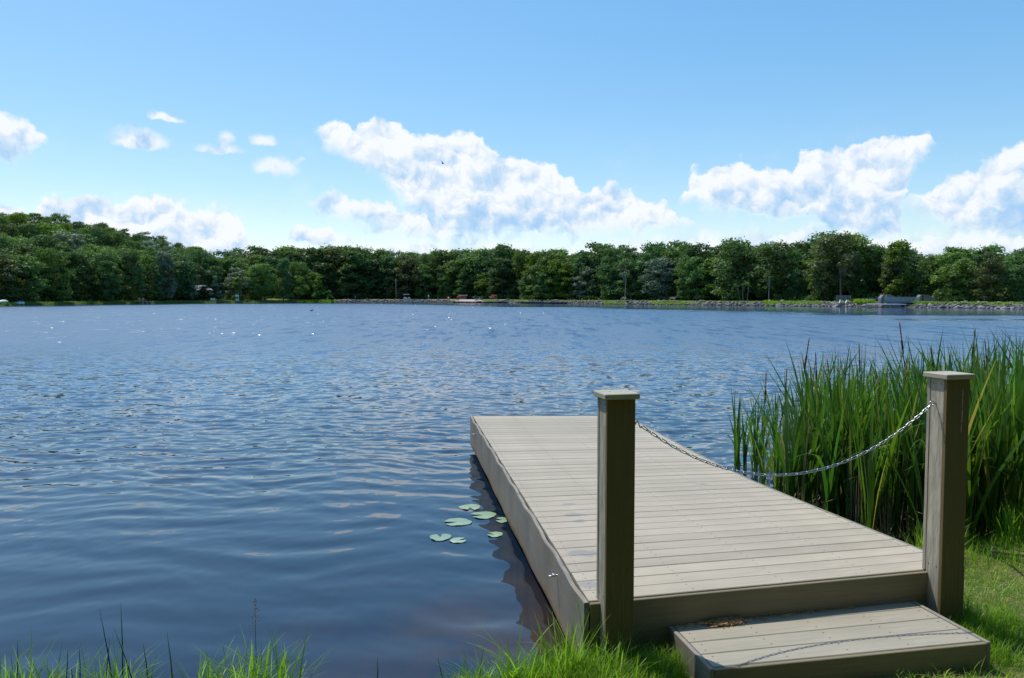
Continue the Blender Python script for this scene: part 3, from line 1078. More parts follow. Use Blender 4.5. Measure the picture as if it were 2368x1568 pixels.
for nm, a, b, sg, m_ in [('front_fascia', sFL, sFR, 1, M['fascia_x']), ('side_fascia', sFL, sBL, -1, M['fascia']), ('side_fascia', sFR, sBR, 1, M['fascia'])]:
    d = (b - a); L_ = d.length; d.normalize()
    mb = MB()
    lo_ = 0.0 if nm == 'front_fascia' else 0.0275
    hi_ = L_ if nm == 'front_fascia' else L_ - 0.02
    if nm == 'front_fascia':
        mb.cbox(((lo_ + hi_) / 2, 0.0125, (ZS + zb) / 2 - 0.001), (hi_ - lo_ - 0.052, 0.025, ZS - zb - 0.002), 0.003)
    else:
        off = 0.0125 if sg > 0 else -0.0125
        mb.cbox(((hi_ + 0.0) / 2, off, (ZS + zb) / 2 + 0.002), (hi_ - 0.0, 0.025, ZS - zb + 0.002), 0.003)
    o = mb.build(nm, m_)
    o.location = Vector((a.x, a.y, 0)) - step.location
    o.rotation_euler = (0, 0, math.atan2(d.y, d.x)); o.parent = step
mb = MB()
q = [sFL.lerp(sBR, .06), sFR.lerp(sBL, .06), sBR.lerp(sFL, .06), sBL.lerp(sFR, .06)]
mb.prism([Vector((p.x, p.y, 0.0)) for p in q], (0, 0, 0), (0, 0, ZS - 0.03))
inv(mb.build('under_frame', M['dark_wood']), step)

# dry needles blown against the riser, one loose pile and stray straws
mb = MB()
rg = random.Random(3)


def straw(c_, L_, w=0.0017, zmax=0.012):
    a_ = rg.uniform(0, math.pi)
    p = Vector(c_); d = Vector((math.cos(a_), math.sin(a_) * 0.6, 0)) * L_ / 2
    m_ = p + Vector((rg.uniform(-.006, .006), rg.uniform(-.006, .006), rg.uniform(0.001, zmax)))
    mb.tube([p - d + Vector((0, 0, rg.uniform(0.001, zmax))), m_, p + d + Vector((0, 0, rg.uniform(0.001, zmax)))], w, 3, cap=False)


for i in range(520):
    s_ = rg.random() ** 1.2 * 0.72 + 0.02
    t_ = 0.985 - abs(rg.gauss(0, 0.035)) * (1.3 if s_ < 0.5 else 0.8)
    p = sFL.lerp(sFR, s_).lerp(sBL.lerp(sBR, s_), t_)
    straw(p, rg.uniform(0.02, 0.06), zmax=0.008)
pc = P(1668, 1441, 1.77)
for i in range(650):
    u_ = rg.gauss(0, 1); v_ = rg.gauss(0, 1)
    p = pc + Vector((u_ * 0.045 + 0.01, v_ * 0.020 + u_ * 0.008, 0))
    straw(p, rg.uniform(0.02, 0.05), zmax=0.022)
for i in range(60):
    p = P(rg.uniform(1700, 2060), 0, 1.77) if False else P(1760 + rg.gauss(0, 26), 1418 + rg.gauss(0, 5), 1.77)
    straw(p, rg.uniform(0.02, 0.06))
o = mb.build('dry_needles', M['needles'])
tag(o, 'dry brown pine needles heaped against the riser on the step', 'needles', kind='stuff')

# ================================================================== chain
u1 = Vector((math.cos(PA), math.sin(PA), 0)); v1 = Vector((-math.sin(PA), math.cos(PA), 0))
A0 = FL1 + u1 * (PW - 0.003) + v1 * 0.085; A0.z = 1.395
B0 = FL2 + u1 * 0.003 + v1 * 0.085; B0.z = 1.440
ca = A0 + u1 * 0.075 + Vector((0, 0, -0.022)); cb = B0 - u1 * 0.030 + Vector((0, 0, -0.006))
chain = empty('chain', A0)
tag(chain, 'galvanised link chain hanging in a curve between the two posts', 'chain')
span = (cb - ca); hs_ = Vector((span.x, span.y, 0)).length; dirc = Vector((span.x, span.y, 0)).normalized()


def cat(a_):
    """catenary with parameter a_ through both ends; returns x0, c"""
    lo, hi = -5, 5
    for _ in range(60):
        m_ = (lo + hi) / 2
        f = a_ * (math.cosh((hs_ - m_) / a_) - math.cosh(-m_ / a_)) - span.z
        if f > 0: lo = m_
        else: hi = m_
    x0 = (lo + hi) / 2
    return x0, ca.z - a_ * math.cosh(-x0 / a_)


ac = 1.20
best = None
for a_ in np.linspace(0.5, 4, 200):
    x0, c0 = cat(a_)
    low = a_ + c0
    if best is None or abs(low - 1.075) < best[0]: best = (abs(low - 1.075), a_, x0, c0)
_, ac, x0, c0 = best
xs_ = np.linspace(0, hs_, 2000)
zs_ = ac * np.cosh((xs_ - x0) / ac) + c0
arc = np.concatenate([[0], np.cumsum(np.hypot(np.diff(xs_), np.diff(zs_)))])
pitch = 0.0325
nl_ = int(arc[-1] / pitch)
pitch = arc[-1] / nl_


def catp(s_):
    x_ = float(np.interp(s_, arc, xs_)); z_ = float(np.interp(s_, arc, zs_))
    p = ca + dirc * x_; p.z = z_
    return p


LL, LW, LR = 0.0415, 0.0125, 0.0026
mbl = MB()
pts = []
hl = LL / 2 - LW / 2
for k in range(7):
    a_ = -math.pi / 2 + math.pi * k / 6
    pts.append((hl + math.cos(a_) * (LW / 2 - LR * .2), math.sin(a_) * LW / 2, 0))
for k in range(7):
    a_ = math.pi / 2 + math.pi * k / 6
    pts.append((-hl + math.cos(a_) * (LW / 2 - LR * .2), math.sin(a_) * LW / 2, 0))
mbl.tube(pts, LR, 8, closed=True)
link_me = mbl.mesh('chain_link', M['chain'], True)
first = None
for i in range(nl_):
    p = catp((i + 0.5) * pitch); t_ = (catp(min(arc[-1], (i + .9) * pitch)) - catp(max(0, (i + .1) * pitch))).normalized()
    side = Vector((0, 0, 1)).cross(t_).normalized(); upv = t_.cross(side)
    roll = (R(35) if i % 2 else R(125)) + random.uniform(-.15, .15)
    y_ = side * math.cos(roll) + upv * math.sin(roll); z_ = t_.cross(y_)
    o = link('chain_link', link_me) if first is None else first.copy()
    if first is None: first = o
    else: COL.objects.link(o)
    o.parent = chain
    Mx = Matrix((t_, y_, z_)).transposed().to_4x4(); Mx.translation = p - chain.location
    o.matrix_local = Mx
# eye and hooks at both ends
mb = MB()
mb.tube([A0 - u1 * .01, A0 + u1 * 0.016], 0.004, 8)
ec = A0 + u1 * 0.030
mb.tube([ec + u1 * (0.013 * math.cos(k * math.pi / 7)) + v1 * (0.013 * math.sin(k * math.pi / 7)) for k in range(14)], 0.0034, 8, closed=True)
inv(mb.build('eye_screw', M['chain'], smooth=True), chain)
mb = MB()
hp_ = []
for k in range(17):
    s_ = k / 16
    hp_.append(ec + u1 * (0.006 + 0.038 * s_) + Vector((0, 0, 0.013 * math.sin((s_ * 2.3 - 0.3) * math.pi) - 0.020 * s_)))
mb.tube(hp_, 0.0034, 8)
inv(mb.build('hook', M['chain'], smooth=True), chain)
mb = MB()
mb.tube([B0 + u1 * .01, B0 - u1 * 0.014], 0.004, 8)
ec = B0 - u1 * 0.026
mb.tube([ec + u1 * (0.013 * math.cos(k * math.pi / 7)) + Vector((0, 0, 1)) * (0.013 * math.sin(k * math.pi / 7)) for k in range(14)], 0.0034, 8, closed=True)
inv(mb.build('eye_screw', M['chain'], smooth=True), chain)

# ================================================================== lily pads
pads = [(1018, 1244, 50, 100, 'heart-shaped lily pad at the left end of the group'),
        (1058, 1208, 64, 200, 'large oval lily pad with one raised lobe, midway in the group'),
        (1086, 1174, 50, 280, 'round lily pad with its notch facing the camera, farthest of the group'),
        (1118, 1193, 58, 190, 'pale lily pad with folded rim between the farthest pad and the dock'),
        (1163, 1204, 36, 170, 'yellow-green lily pad half hidden against the dock side'),
        (1144, 1238, 36, 160, 'small greyish lily pad alone near the dock side'),
        (1059, 1251, 38, 20, 'small narrow lily pad touching the heart-shaped one')]
for (x_, y_, w_, rot, lb) in pads:
    c_ = P(x_, y_, H)
    r_ = w_ / FPX * c_.y / 2
    mb = MB(); rg = random.Random(x_)
    NR, NA = 4, 40
    vs = [(0, 0, 0)]
    for j in range(1, NR + 1):
        for k in range(NA):
            a_ = R(rot) + R(16) + (2 * math.pi - R(32)) * k / (NA - 1)
            rr = r_ * j / NR * (1 + 0.05 * math.sin(3 * a_ + x_) + 0.02 * math.sin(9 * a_))
            zz_ = 0.0015 * (j / NR) ** 3 * (1 + math.sin(5 * a_ + x_)) + (0.003 if math.sin(2 * a_ + y_) > 0.8 and j == NR else 0)
            vs.append((rr * math.cos(a_), rr * math.sin(a_), zz_))
    wv = [float(wave_z(c_.x + p[0], c_.y + p[1])) for p in vs]
    vs = [(p[0], p[1], p[2] + w2_ + 0.004) for p, w2_ in zip(vs, wv)]
    fs = [(0, 1 + k, 2 + k) for k in range(NA - 1)]
    for j in range(NR - 1):
        for k in range(NA - 1):
            a_ = 1 + j * NA + k
            fs.append((a_, a_ + NA, a_ + NA + 1, a_ + 1))
    mb.add(vs, fs)
    n0 = len(mb.v)
    mb.prism([vs[1 + (NR - 1) * NA + k] for k in range(NA)] + [vs[0]], (0, 0, 0), (0, 0, -0.002))
    # water beads on the rim
    bd = MB()
    o = mb.build('lily_pad', M['lily'], smooth=False, loc=(c_.x, c_.y, 0))
    tag(o, lb, 'lily pad', 'lily pads floating beside the dock')
    for k in range(5):
        q = vs[1 + (NR - 1) * NA + rg.randrange(NA)]
        bd.ball((q[0] * .96, q[1] * .96, q[2] + 0.002), 0.0026, 6, 4)
    bd.build('water_drops', M['white'], o, smooth=True)


# ================================================================== grass and reeds
def blades(base, height, width, lean, yaw, tint, seg=3, curl=1.0):
    """numpy grass: base (n,3); returns verts, quad faces, tint per vertex"""
    n = len(base)
    side = np.stack([np.cos(yaw), np.sin(yaw), np.zeros(n)], 1)
    fwd = np.stack([-np.sin(yaw), np.cos(yaw), np.zeros(n)], 1)
    V = []; T = []
    for k in range(seg + 1):
        s_ = k / seg
        off = lean * height * (s_ ** (1.6 * curl))
        z = height * s_ * np.sqrt(np.clip(1 - (lean * s_ * 0.75) ** 2, 0.05, 1))
        w = width * (1 - s_) ** 0.7 * (0.7 + 0.6 * s_) * 0.5 + 0.00015
        c_ = base + fwd * off[:, None] + np.stack([np.zeros(n), np.zeros(n), z], 1)
        V.append(c_ - side * w[:, None]); V.append(c_ + side * w[:, None])
        T.append(tint * 1.0); T.append(tint * 1.0)
    V = np.stack(V, 1).reshape(-1, 3); T = np.stack(T, 1).reshape(-1)
    per = 2 * (seg + 1)
    b = np.arange(n) * per
    F = np.concatenate([np.stack([b + 2 * k, b + 2 * k + 1, b + 2 * k + 3, b + 2 * k + 2], 1) for k in range(seg)])
    return V, F, T


def grass_patch(n, sampler, hfun, wfun, leanf, tintf, seg=3, rng=RNG):
    pts = sampler(n)
    z, sd_ = ground_z(pts[:, 0], pts[:, 1])
    k = sd_ > 0.03
    pts = pts[k]; z = z[k]; sd_ = sd_[k]
    n = len(pts)
    base = np.column_stack([pts, z - 0.006])
    h = hfun(pts, n, sd_)
    return blades(base, h, wfun(n), leanf(n), rng.uniform(0, 2 * np.pi, n), tintf(pts, n), seg)


def inside_dock(pts):
    poly = np.array([(0.40, 4.0), (2.68, 4.54), (1.6, 10.5), (-0.55, 10.5)])
    st = np.array([(sFL.x - .0, sFL.y - .0), (sFR.x, sFR.y), (sBR.x, sBR.y), (sBL.x, sBL.y)])
    return in_poly(pts, poly) | in_poly(pts, st)


def rect(x0, x1, y0, y1):
    def f(n):
        p = np.column_stack([RNG.uniform(x0, x1, n), RNG.uniform(y0, y1, n)])
        return p[~inside_dock(p)]
    return f


def tufts(cs, r):
    cs = np.array(cs)
    def f(n):
        c_ = cs[RNG.integers(0, len(cs), n)]
        return c_ + RNG.normal(0, r, (n, 2))
    return f


def dry(pts, n):
    a = vnoise(pts[:, 0] * 1.6, pts[:, 1] * 1.6, 21)
    b = vnoise(pts[:, 0] * 5, pts[:, 1] * 5, 22)
    t_ = RNG.uniform(0.1, 0.75, n)
    strawy = RNG.random(n) < (0.15 + 0.50 * sstep(0.52, 0.8, a * 0.7 + b * 0.3))
    return np.where(strawy, RNG.uniform(0.85, 1.0, n), t_)


VV = []; FF = []; TT = []; off = 0


def addb(r):
    global off
    V, F, T = r
    VV.append(V); FF.append(F + off); TT.append(T); off += len(V)


U = RNG.uniform
addb(grass_patch(54000, rect(1.9, 5.4, 3.0, 6.6), lambda p, n, s: U(0.010, 0.040, n) * (0.4 + 1.5 * vnoise(p[:, 0] * 3.2, p[:, 1] * 3.2, 30)),
                 lambda n: U(0.0025, 0.006, n), lambda n: U(0.2, 1.25, n), dry, 3))
addb(grass_patch(2600, rect(1.9, 5.4, 3.0, 6.6), lambda p, n, s: U(0.05, 0.13, n) * (vnoise(p[:, 0] * 2.6, p[:, 1] * 2.6, 35) > 0.5), lambda n: U(0.003, 0.008, n),
                 lambda n: U(0.3, 1.2, n), lambda p, n: U(0.3, 0.85, n), 4))
addb(grass_patch(2600, rect(1.9, 5.4, 3.0, 6.6), lambda p, n, s: U(0.03, 0.09, n), lambda n: U(0.0015, 0.003, n), lambda n: U(1.1, 1.3, n), lambda p, n: U(0.95, 1.0, n), 2))
addb(grass_patch(4500, rect(2.3, 5.4, 5.4, 6.5), lambda p, n, s: U(0.06, 0.16, n), lambda n: U(0.003, 0.006, n), lambda n: U(0.1, 0.7, n),
                 lambda p, n: U(0.2, 0.8, n)))
addb(grass_patch(18000, rect(-0.35, 0.86, 3.3, 4.25), lambda p, n, s: U(0.04, 0.12, n) * (0.7 + 0.8 * vnoise(p[:, 0] * 5, p[:, 1] * 5, 31)),
                 lambda n: U(0.002, 0.0045, n), lambda n: U(0.1, 0.9, n), dry, 3))
addb(grass_patch(900, rect(-0.25, 0.60, 3.6, 4.1), lambda p, n, s: U(0.12, 0.26, n), lambda n: U(0.004, 0.009, n), lambda n: U(0.1, 0.95, n),
                 lambda p, n: U(0.2, 0.8, n), 5))
addb(grass_patch(9000, rect(-3.4, -0.3, 3.2, 3.92), lambda p, n, s: U(0.02, 0.07, n), lambda n: U(0.002, 0.0045, n), lambda n: U(0.1, 0.9, n), dry, 3))
tl = [(PY(x_, 1568, 3.80).x, 3.80) for x_ in (8, 22, 45, 100, 130, 160, 235, 250, 262, 275, 300, 330, 460, 480, 500, 520, 545, 590, 610, 630, 655)]
addb(grass_patch(520, tufts(tl, 0.035), lambda p, n, s: U(0.12, 0.34, n), lambda n: U(0.005, 0.012, n), lambda n: U(0.1, 0.95, n), lambda p, n: U(0.25, 0.8, n), 6))
addb(grass_patch(170, rect(-3.0, -0.3, 3.5, 3.88), lambda p, n, s: U(0.08, 0.22, n) * (0.35 + 0.9 * vnoise(p[:, 0] * 2.5, p[:, 1], 44)), lambda n: U(0.004, 0.010, n), lambda n: U(0.1, 0.9, n),
                 lambda p, n: U(0.1, 0.75, n), 5))
# tufts of broad bright blades
tf = [(-1.30, 3.80), (-1.16, 3.82), (-2.35, 3.78), (-2.6, 3.8), (-1.95, 3.8), (-2.12, 3.8), (0.02, 3.78), (0.30, 3.82)]
addb(grass_patch(300, tufts(tf, 0.05), lambda p, n, s: U(0.18, 0.40, n), lambda n: U(0.006, 0.014, n), lambda n: U(0.15, 0.9, n),
                 lambda p, n: U(0.3, 0.8, n), 6))
tf2 = [(2.95, 5.75), (3.05, 5.9), (3.15, 5.6), (2.82, 5.55), (2.90, 5.35), (3.9, 6.0), (3.95, 6.15), (4.1, 5.9)]
addb(grass_patch(620, tufts(tf2, 0.07), lambda p, n, s: U(0.18, 0.42, n), lambda n: U(0.005, 0.010, n), lambda n: U(0.1, 0.7, n),
                 lambda p, n: U(0.45, 0.85, n), 5))
# longer grass around the post feet and the step edge
addb(grass_patch(2600, tufts([(2.70, 4.5), (2.62, 4.35), (2.85, 4.45), (2.5, 4.2), (2.56, 4.05), (2.75, 4.25), (0.7, 3.85), (0.45, 3.85), (0.6, 3.9)], 0.07),
                 lambda p, n, s: U(0.05, 0.15, n), lambda n: U(0.002, 0.005, n), lambda n: U(0.1, 0.9, n), lambda p, n: U(0.1, 0.7, n), 4))
V = np.concatenate(VV); F = np.concatenate(FF); T = np.concatenate(TT)
o = link('grass', np_mesh('grass', V, F, M['blade'], True, {'tint': T}))
tag(o, 'green and straw-coloured grass growing on the near bank', 'grass', kind='stuff')

# separate stalks that stand alone against the water at the bottom left
stalks = [(230, 1408, 258, 1568), (279, 1392, 283, 1568), (263, 1450, 304, 1568), (253, 1478, 244, 1560), (386, 1462, 398, 1575),
          (331, 1488, 341, 1575), (183, 1495, 184, 1575), (41, 1480, 38, 1575), (873, 1518, 870, 1590), (165, 1545, 168, 1600),
          (1012, 1520, 1026, 1600), (157, 1500, 150, 1590)]
words = ['tallest left-leaning', 'tallest upright', 'right-leaning crossing', 'short left', 'rightmost leaning', 'short leaning', 'thin short upright',
         'leftmost', 'lone short', 'short thin', 'faint thin', 'left short']
places = ['in the bottom left tuft', 'standing highest above the bottom left tuft', 'behind the tallest upright stem', 'at the foot of the tallest stems',
          'between the left tuft and the seeding stalk', 'just right of the tallest stems', 'left of the tallest stems', 'at the left edge of the bank',
          'by open water right of the seeding stalk', 'left of the thin upright stem', 'near the dock-side grass', 'beside the curled blade at left']
for (xt, yt, xb, yb), w_, pl in zip(stalks, words, places):
    Yb = 3.84 + random.uniform(-.03, .03)
    b = PY(xb, yb, Yb); t_ = PY(xt, yt, Yb - 0.02)
    b = b + (b - t_).normalized() * max(0, (b.z - 0.08) / max(0.2, (t_ - b).normalized().z))
    mb = MB()
    m_ = b.lerp(t_, 0.5) + Vector((0.004, 0, 0))
    mb.tube([b, m_, t_], [0.0032, 0.0028, 0.0008], 6)
    o = mb.build('rush_stem', M['rush'], smooth=True)
    tag(o, f'{w_} dark green rush stem {pl}', 'rush', 'rush stems along the near water edge')
# stalk with a seed panicle
b = PY(596, 1600, 3.83); t_ = PY(589, 1384, 3.80)
sk = empty('seeding_grass', b)
tag(sk, 'grass stalk with pale purple seed head rising over the near bank', 'grass stalk')
mb = MB(); mb.tube([b + (b - t_) * 0.25, b.lerp(t_, .5) + Vector((-.003, 0, 0)), t_], [0.002, 0.0016, 0.0006], 6)
inv(mb.build('stem', M['rush'], smooth=True), sk)
M['panicle'] = simple('panicle', (0.42, 0.30, 0.26), 0.8, var=0.3, scale=60)
mb = MB(); rg = random.Random(8)
for k in range(46):
    s_ = rg.random()
    c_ = t_.lerp(b, s_ * 0.30)
    sp_ = 0.003 + 0.020 * (s_ ** 1.2)
    c_ = c_ + Vector((rg.gauss(0, sp_), rg.gauss(0, sp_), rg.uniform(-.004, .004)))
    mb.ball(c_, 0.0028, 5, 4, sc=(0.7, .7, 1.5))
inv(mb.build('seed_head', M['panicle'], smooth=True), sk)
for a_, b_, w_ in [((640, 1600), (668, 1494), 0.020), ((612, 1590), (626, 1470), 0.012), ((520, 1600), (455, 1520), 0.014), ((604, 1600), (500, 1540), 0.010)]:
    p0 = PY(a_[0], a_[1], 3.83); p2 = PY(b_[0], b_[1], 3.80)
    mb = MB(); vs = []; NSG = 8
    for k in range(NSG + 1):
        s_ = k / NSG
        c_ = p0.lerp(p2, s_) + Vector((0, 0, 0.03 * math.sin(s_ * math.pi)))
        ww = w_ * (math.sin(min(1, s_ * 1.1 + .12) * math.pi) ** 0.7) * 0.5 + 0.0004
        pr_ = Vector((0.55, 0.0, -0.35)).normalized()
        vs += [c_ - pr_ * ww, c_ + pr_ * ww]
    mb.add(vs, [(2 * k, 2 * k + 1, 2 * k + 3, 2 * k + 2) for k in range(NSG)])
    o = mb.build('leaf', M['blade'], smooth=True)
    at = o.data.attributes.new('tint', 'FLOAT', 'POINT'); at.data.foreach_set('value', [0.6] * len(o.data.vertices))
    inv(o, sk)


# ------------------------------------------------------------------ cattails
def cattail_mesh(seed, nleaf, h, spread=0.19, narrow=1.0):
    rg = np.random.default_rng(seed)
    Vs, Fs, Ts = [], [], []
    o_ = 0
    seg = 9
    for i in range(nleaf):
        hh = h * rg.uniform(0.60, 1.0); w = rg.uniform(0.019, 0.034) * narrow
        yaw = rg.uniform(0, 2 * np.pi); d = rg.uniform(0, 2 * np.pi)
        lean = abs(rg.normal(0, spread)) + 0.02
        bend = rg.random() < 0.16
        bx, by = rg.normal(0, 0.018, 2)
        t0 = rg.uniform(0.0, 0.75); tw = rg.uniform(-1.2, 1.2)
        if rg.random() < 0.09: t0 = rg.uniform(0.85, 1.0)
        foot = rg.choice([0.15, 0.28, 0.42])
        for k in range(seg + 1):
            s_ = k / seg
            off_ = lean * hh * s_ ** 1.7
            z = hh * s_
            if bend and s_ > 0.62:
                q = (s_ - 0.62) / 0.38
                z = hh * (0.62 + 0.38 * (q * 0.55 - 0.55 * q * q)); off_ += 0.22 * hh * q
            ww = w * 0.5 * (0.55 + 0.45 * min(1, s_ * 4)) * (1 - max(0, (s_ - 0.55) / 0.45) ** 1.6) + 0.0004
            y2 = yaw + tw * s_
            cx_, cy_ = bx + math.cos(d) * off_, by + math.sin(d) * off_
            Vs += [(cx_ - math.cos(y2) * ww, cy_ - math.sin(y2) * ww, z), (cx_ + math.cos(y2) * ww, cy_ + math.sin(y2) * ww, z)]
            tip = 0.16 if s_ > 0.93 and rg.random() < 0.4 else 0
            Ts += [min(1, max(t0 + tip, 0.95 - s_ * 2.6 if s_ < foot else 0))] * 2
        for k in range(seg):
            a_ = o_ + 2 * k
            Fs.append((a_, a_ + 1, a_ + 3, a_ + 2))
        o_ += 2 * (seg + 1)
    return np_mesh('leaf_blades', np.array(Vs), np.array(Fs), M['cattail'], True, {'tint': np.array(Ts)})


def head_mesh(seed, h, hl=0.17, r_=0.010):
    rg = random.Random(seed)
    ang_ = rg.uniform(0, 2 * math.pi); ln = rg.uniform(0.02, 0.14)
    f = lambda s_: Vector((math.cos(ang_) * ln * h * s_ ** 1.6, math.sin(ang_) * ln * h * s_ ** 1.6, h * s_))
    st = MB(); st.tube([f(s_) for s_ in np.linspace(0, 1, 7)], 0.0035, 6)
    s0 = 1.0 - (hl * 1.15) / h; s1 = 1.0
    he = MB(); he.tube([f(s_) for s_ in np.linspace(s0 - hl / h, s0, 8)], [r_ * .5] + [r_] * 6 + [r_ * .6], 8)
    sp = MB()
    he2 = [f(s_) for s_ in np.linspace(s0 + 0.004, s1, 12)]
    sp.tube(he2, [r_ * (.62 + .16 * math.sin(i * 2.4)) * (1 if i < 10 else 0.55) for i in range(12)], 7)
    return st.mesh('stem', M['rush'], True), he.mesh('brown_head', M['seed_head'], True), sp.mesh('pollen_spike', M['seed_spike'], True)


CPOLY = np.array([(2.85, 9.2), (2.98, 8.0), (3.05, 7.2), (3.25, 6.45), (3.6, 6.35), (4.4, 6.55), (5.6, 6.9), (7.6, 7.6), (8.8, 9.5), (8.6, 12.0), (6.0, 11.6),
                  (4.2, 10.6), (3.5, 10.2), (3.0, 9.7)])
cm = [cattail_mesh(100 + i, int(U(9, 14)), U(1.35, 1.70)) for i in range(16)]
cms = [cattail_mesh(200 + i, 6, 1.15, 0.22, 0.8) for i in range(4)]
heads = [head_mesh(300 + i, 1.0) for i in range(6)]
pts = []
rgc = np.random.default_rng(77)
fl = CPOLY[[1, 2, 3, 4, 5, 6]]
for _ in range(6000):
    if len(pts) >= 118: break
    k = rgc.integers(0, len(fl) - 1); q = fl[k] + (fl[k + 1] - fl[k]) * rgc.random() + rgc.normal(0, .16, 2)
    if px_of(q[0], q[1]) > 2480 or not in_poly(q[None], CPOLY)[0] and rgc.random() < .7: continue
    if len(pts) and min((q[0] - r[0]) ** 2 + (q[1] - r[1]) ** 2 for r in pts) < 0.085 ** 2: continue
    pts.append(q)
while len(pts) < 290:
    p = rgc.uniform((2.4, 6.2), (8.8, 12.1))
    if not in_poly(p[None], CPOLY)[0]: continue
    dpx = px_of(p[0], p[1])
    if dpx > 2560: continue
    # denser towards the front, where the stand is seen from the ground up
    if rgc.random() > (1.0 if p[1] < 8.6 else 0.55): continue
    if len(pts) and min((p[0] - q[0]) ** 2 + (p[1] - q[1]) ** 2 for q in pts) < 0.10 ** 2: continue
    pts.append(p)
for i, p in enumerate(pts):
    z, sd_ = ground_z(p[0], p[1])
    zb_ = float(max(z[0], -0.35)) if sd_[0] < 0 else float(z[0])
    edge = p[0] < 3.15 and p[1] > 7.8
    dpx = px_of(p[0], p[1])
    scl = float(rgc.uniform(0.86, 1.06)) * float(np.interp(dpx, [1700, 1850, 2050, 2200, 2400], [0.90, 1.0, 1.0, 1.08, 1.12]))
    r0 = empty('cattail_plant', (p[0], p[1], max(zb_, -0.05)), float(rgc.uniform(0, 6.28)))
    r0.scale = (scl, scl, scl)
    tag(r0, 'cattail plant of long upright green blades in the dense stand beyond the dock', 'cattail', 'cattails in the dense stand')
    link('leaf_blades', cm[i % 16] if not edge else cms[i % 4], r0)
# sparse clump standing in open water left of the stand
for i, (x_, y_) in enumerate([(1700, 1085), (1712, 1076), (1722, 1086), (1738, 1090), (1752, 1094), (1766, 1080)]):
    c_ = P(x_, y_, H)
    r0 = empty('cattail_plant', (c_.x, c_.y, -0.05), i * 1.3)
    r0.scale = (0.95, 0.95, 0.95)
    tag(r0, 'thin cattail plant in the sparse clump standing in open water left of the stand', 'cattail', 'cattails in the sparse clump')
    link('leaf_blades', cms[i % 4], r0)
# flowering cattails whose brown heads show above the leaves: (tip x, tip y, depth)
hd = [(1850, 778, 8.4, 'leaning right at the left part of the stand'), (1906, 812, 8.3, 'just right of the first tall head'),
      (2008, 792, 8.8, 'alone above the middle of the stand'), (1776, 860, 8.3, 'short and orange at the left end of the stand'),
      (2130, 744, 8.2, 'tallest, leaning right, left of the right post cap'), (2098, 830, 8.0, 'half hidden below the tallest head'),
      (2247, 758, 8.6, 'dark straight one directly above the right post cap'), (2196, 800, 8.2, 'thick dark one just left of the cap'),
      (2312, 783, 9.0, 'upright one right of the right post'), (2332, 800, 9.4, 'smaller one near the right picture edge'),
      (2262, 828, 8.4, 'thin one beside the dark straight head'), (1822, 850, 8.0, 'thin one left of the middle'),
      (1886, 905, 7.6, 'low one below the leaf tips'), (2030, 868, 7.7, 'low brown one in the middle leaves'), (1950, 832, 8.2, 'slim one between the left and middle heads')]
for i, (x_, y_, Y_h, lb) in enumerate(hd):
    tp = PY(x_, y_, Y_h)
    hgt = tp.z + 0.05
    st, he, sp = heads[i % 6]
    r0 = empty('flowering_cattail', (tp.x - 0.03 * hgt, tp.y, -0.05))
    st, he, sp = head_mesh(500 + i, hgt, hl=0.16 if i not in (7,) else 0.14, r_=0.010 if i != 7 else 0.014)
    tag(r0, 'cattail seed head, ' + lb, 'cattail', 'cattails with brown heads')
    link('stem', st, r0); link('brown_head', he, r0); link('pollen_spike', sp, r0)
    link('leaf_blades', cms[i % 4], r0)
# dead reeds and litter at the foot of the stand
nL_ = 3600
pp = []
while len(pp) < nL_:
    p = rgc.uniform((2.6, 5.9), (8.0, 9.6))
    dE = seg_dist(p[None], CPOLY[[1, 2, 3, 4, 5, 6, 7]], closed=False)[0]
    if dE < rgc.exponential(0.55) and px_of(p[0], p[1]) < 2500 and (in_poly(p[None], CPOLY)[0] or dE < 0.22) and not inside_dock(p[None])[0]: pp.append(p)
pp = np.array(pp)
gz_, _ = ground_z(pp[:, 0], pp[:, 1])
zb_ = np.maximum(gz_, -0.02) - 0.01
n = len(pp)
V, F, T = blades(np.column_stack([pp, zb_ + rgc.uniform(0, 0.10, n)]), 0.04 + 0.42 * rgc.random(n) ** 3.0, rgc.uniform(0.004, 0.012, n), rgc.uniform(0.0, 1.25, n),
                 rgc.uniform(0, 6.28, n), np.zeros(n), 3)
ds = pp[rgc.integers(0, len(pp), 900)] + rgc.normal(0, .05, (900, 2)); zd, _ = ground_z(ds[:, 0], ds[:, 1])
V2, F2, T2 = blades(np.column_stack([ds, np.maximum(zd, -0.02)]), rgc.uniform(0.3, 0.85, 900), rgc.uniform(0.005, 0.010, 900), rgc.uniform(0, 0.35, 900), rgc.uniform(0, 6.28, 900), np.zeros(900), 3)
F = np.concatenate([F, F2 + len(V)]); V = np.concatenate([V, V2])
o = link('reed_litter', np_mesh('reed_litter', V, F, M['reed_litter'], True))
tag(o, 'brown dead reeds and litter matted at the foot of the cattails', 'reed litter', kind='stuff')


# ================================================================== far shore
def smooth_path(px0, px1, step=8):
    return [far_pt(p) for p in np.arange(px0, px1 + 1, step)]


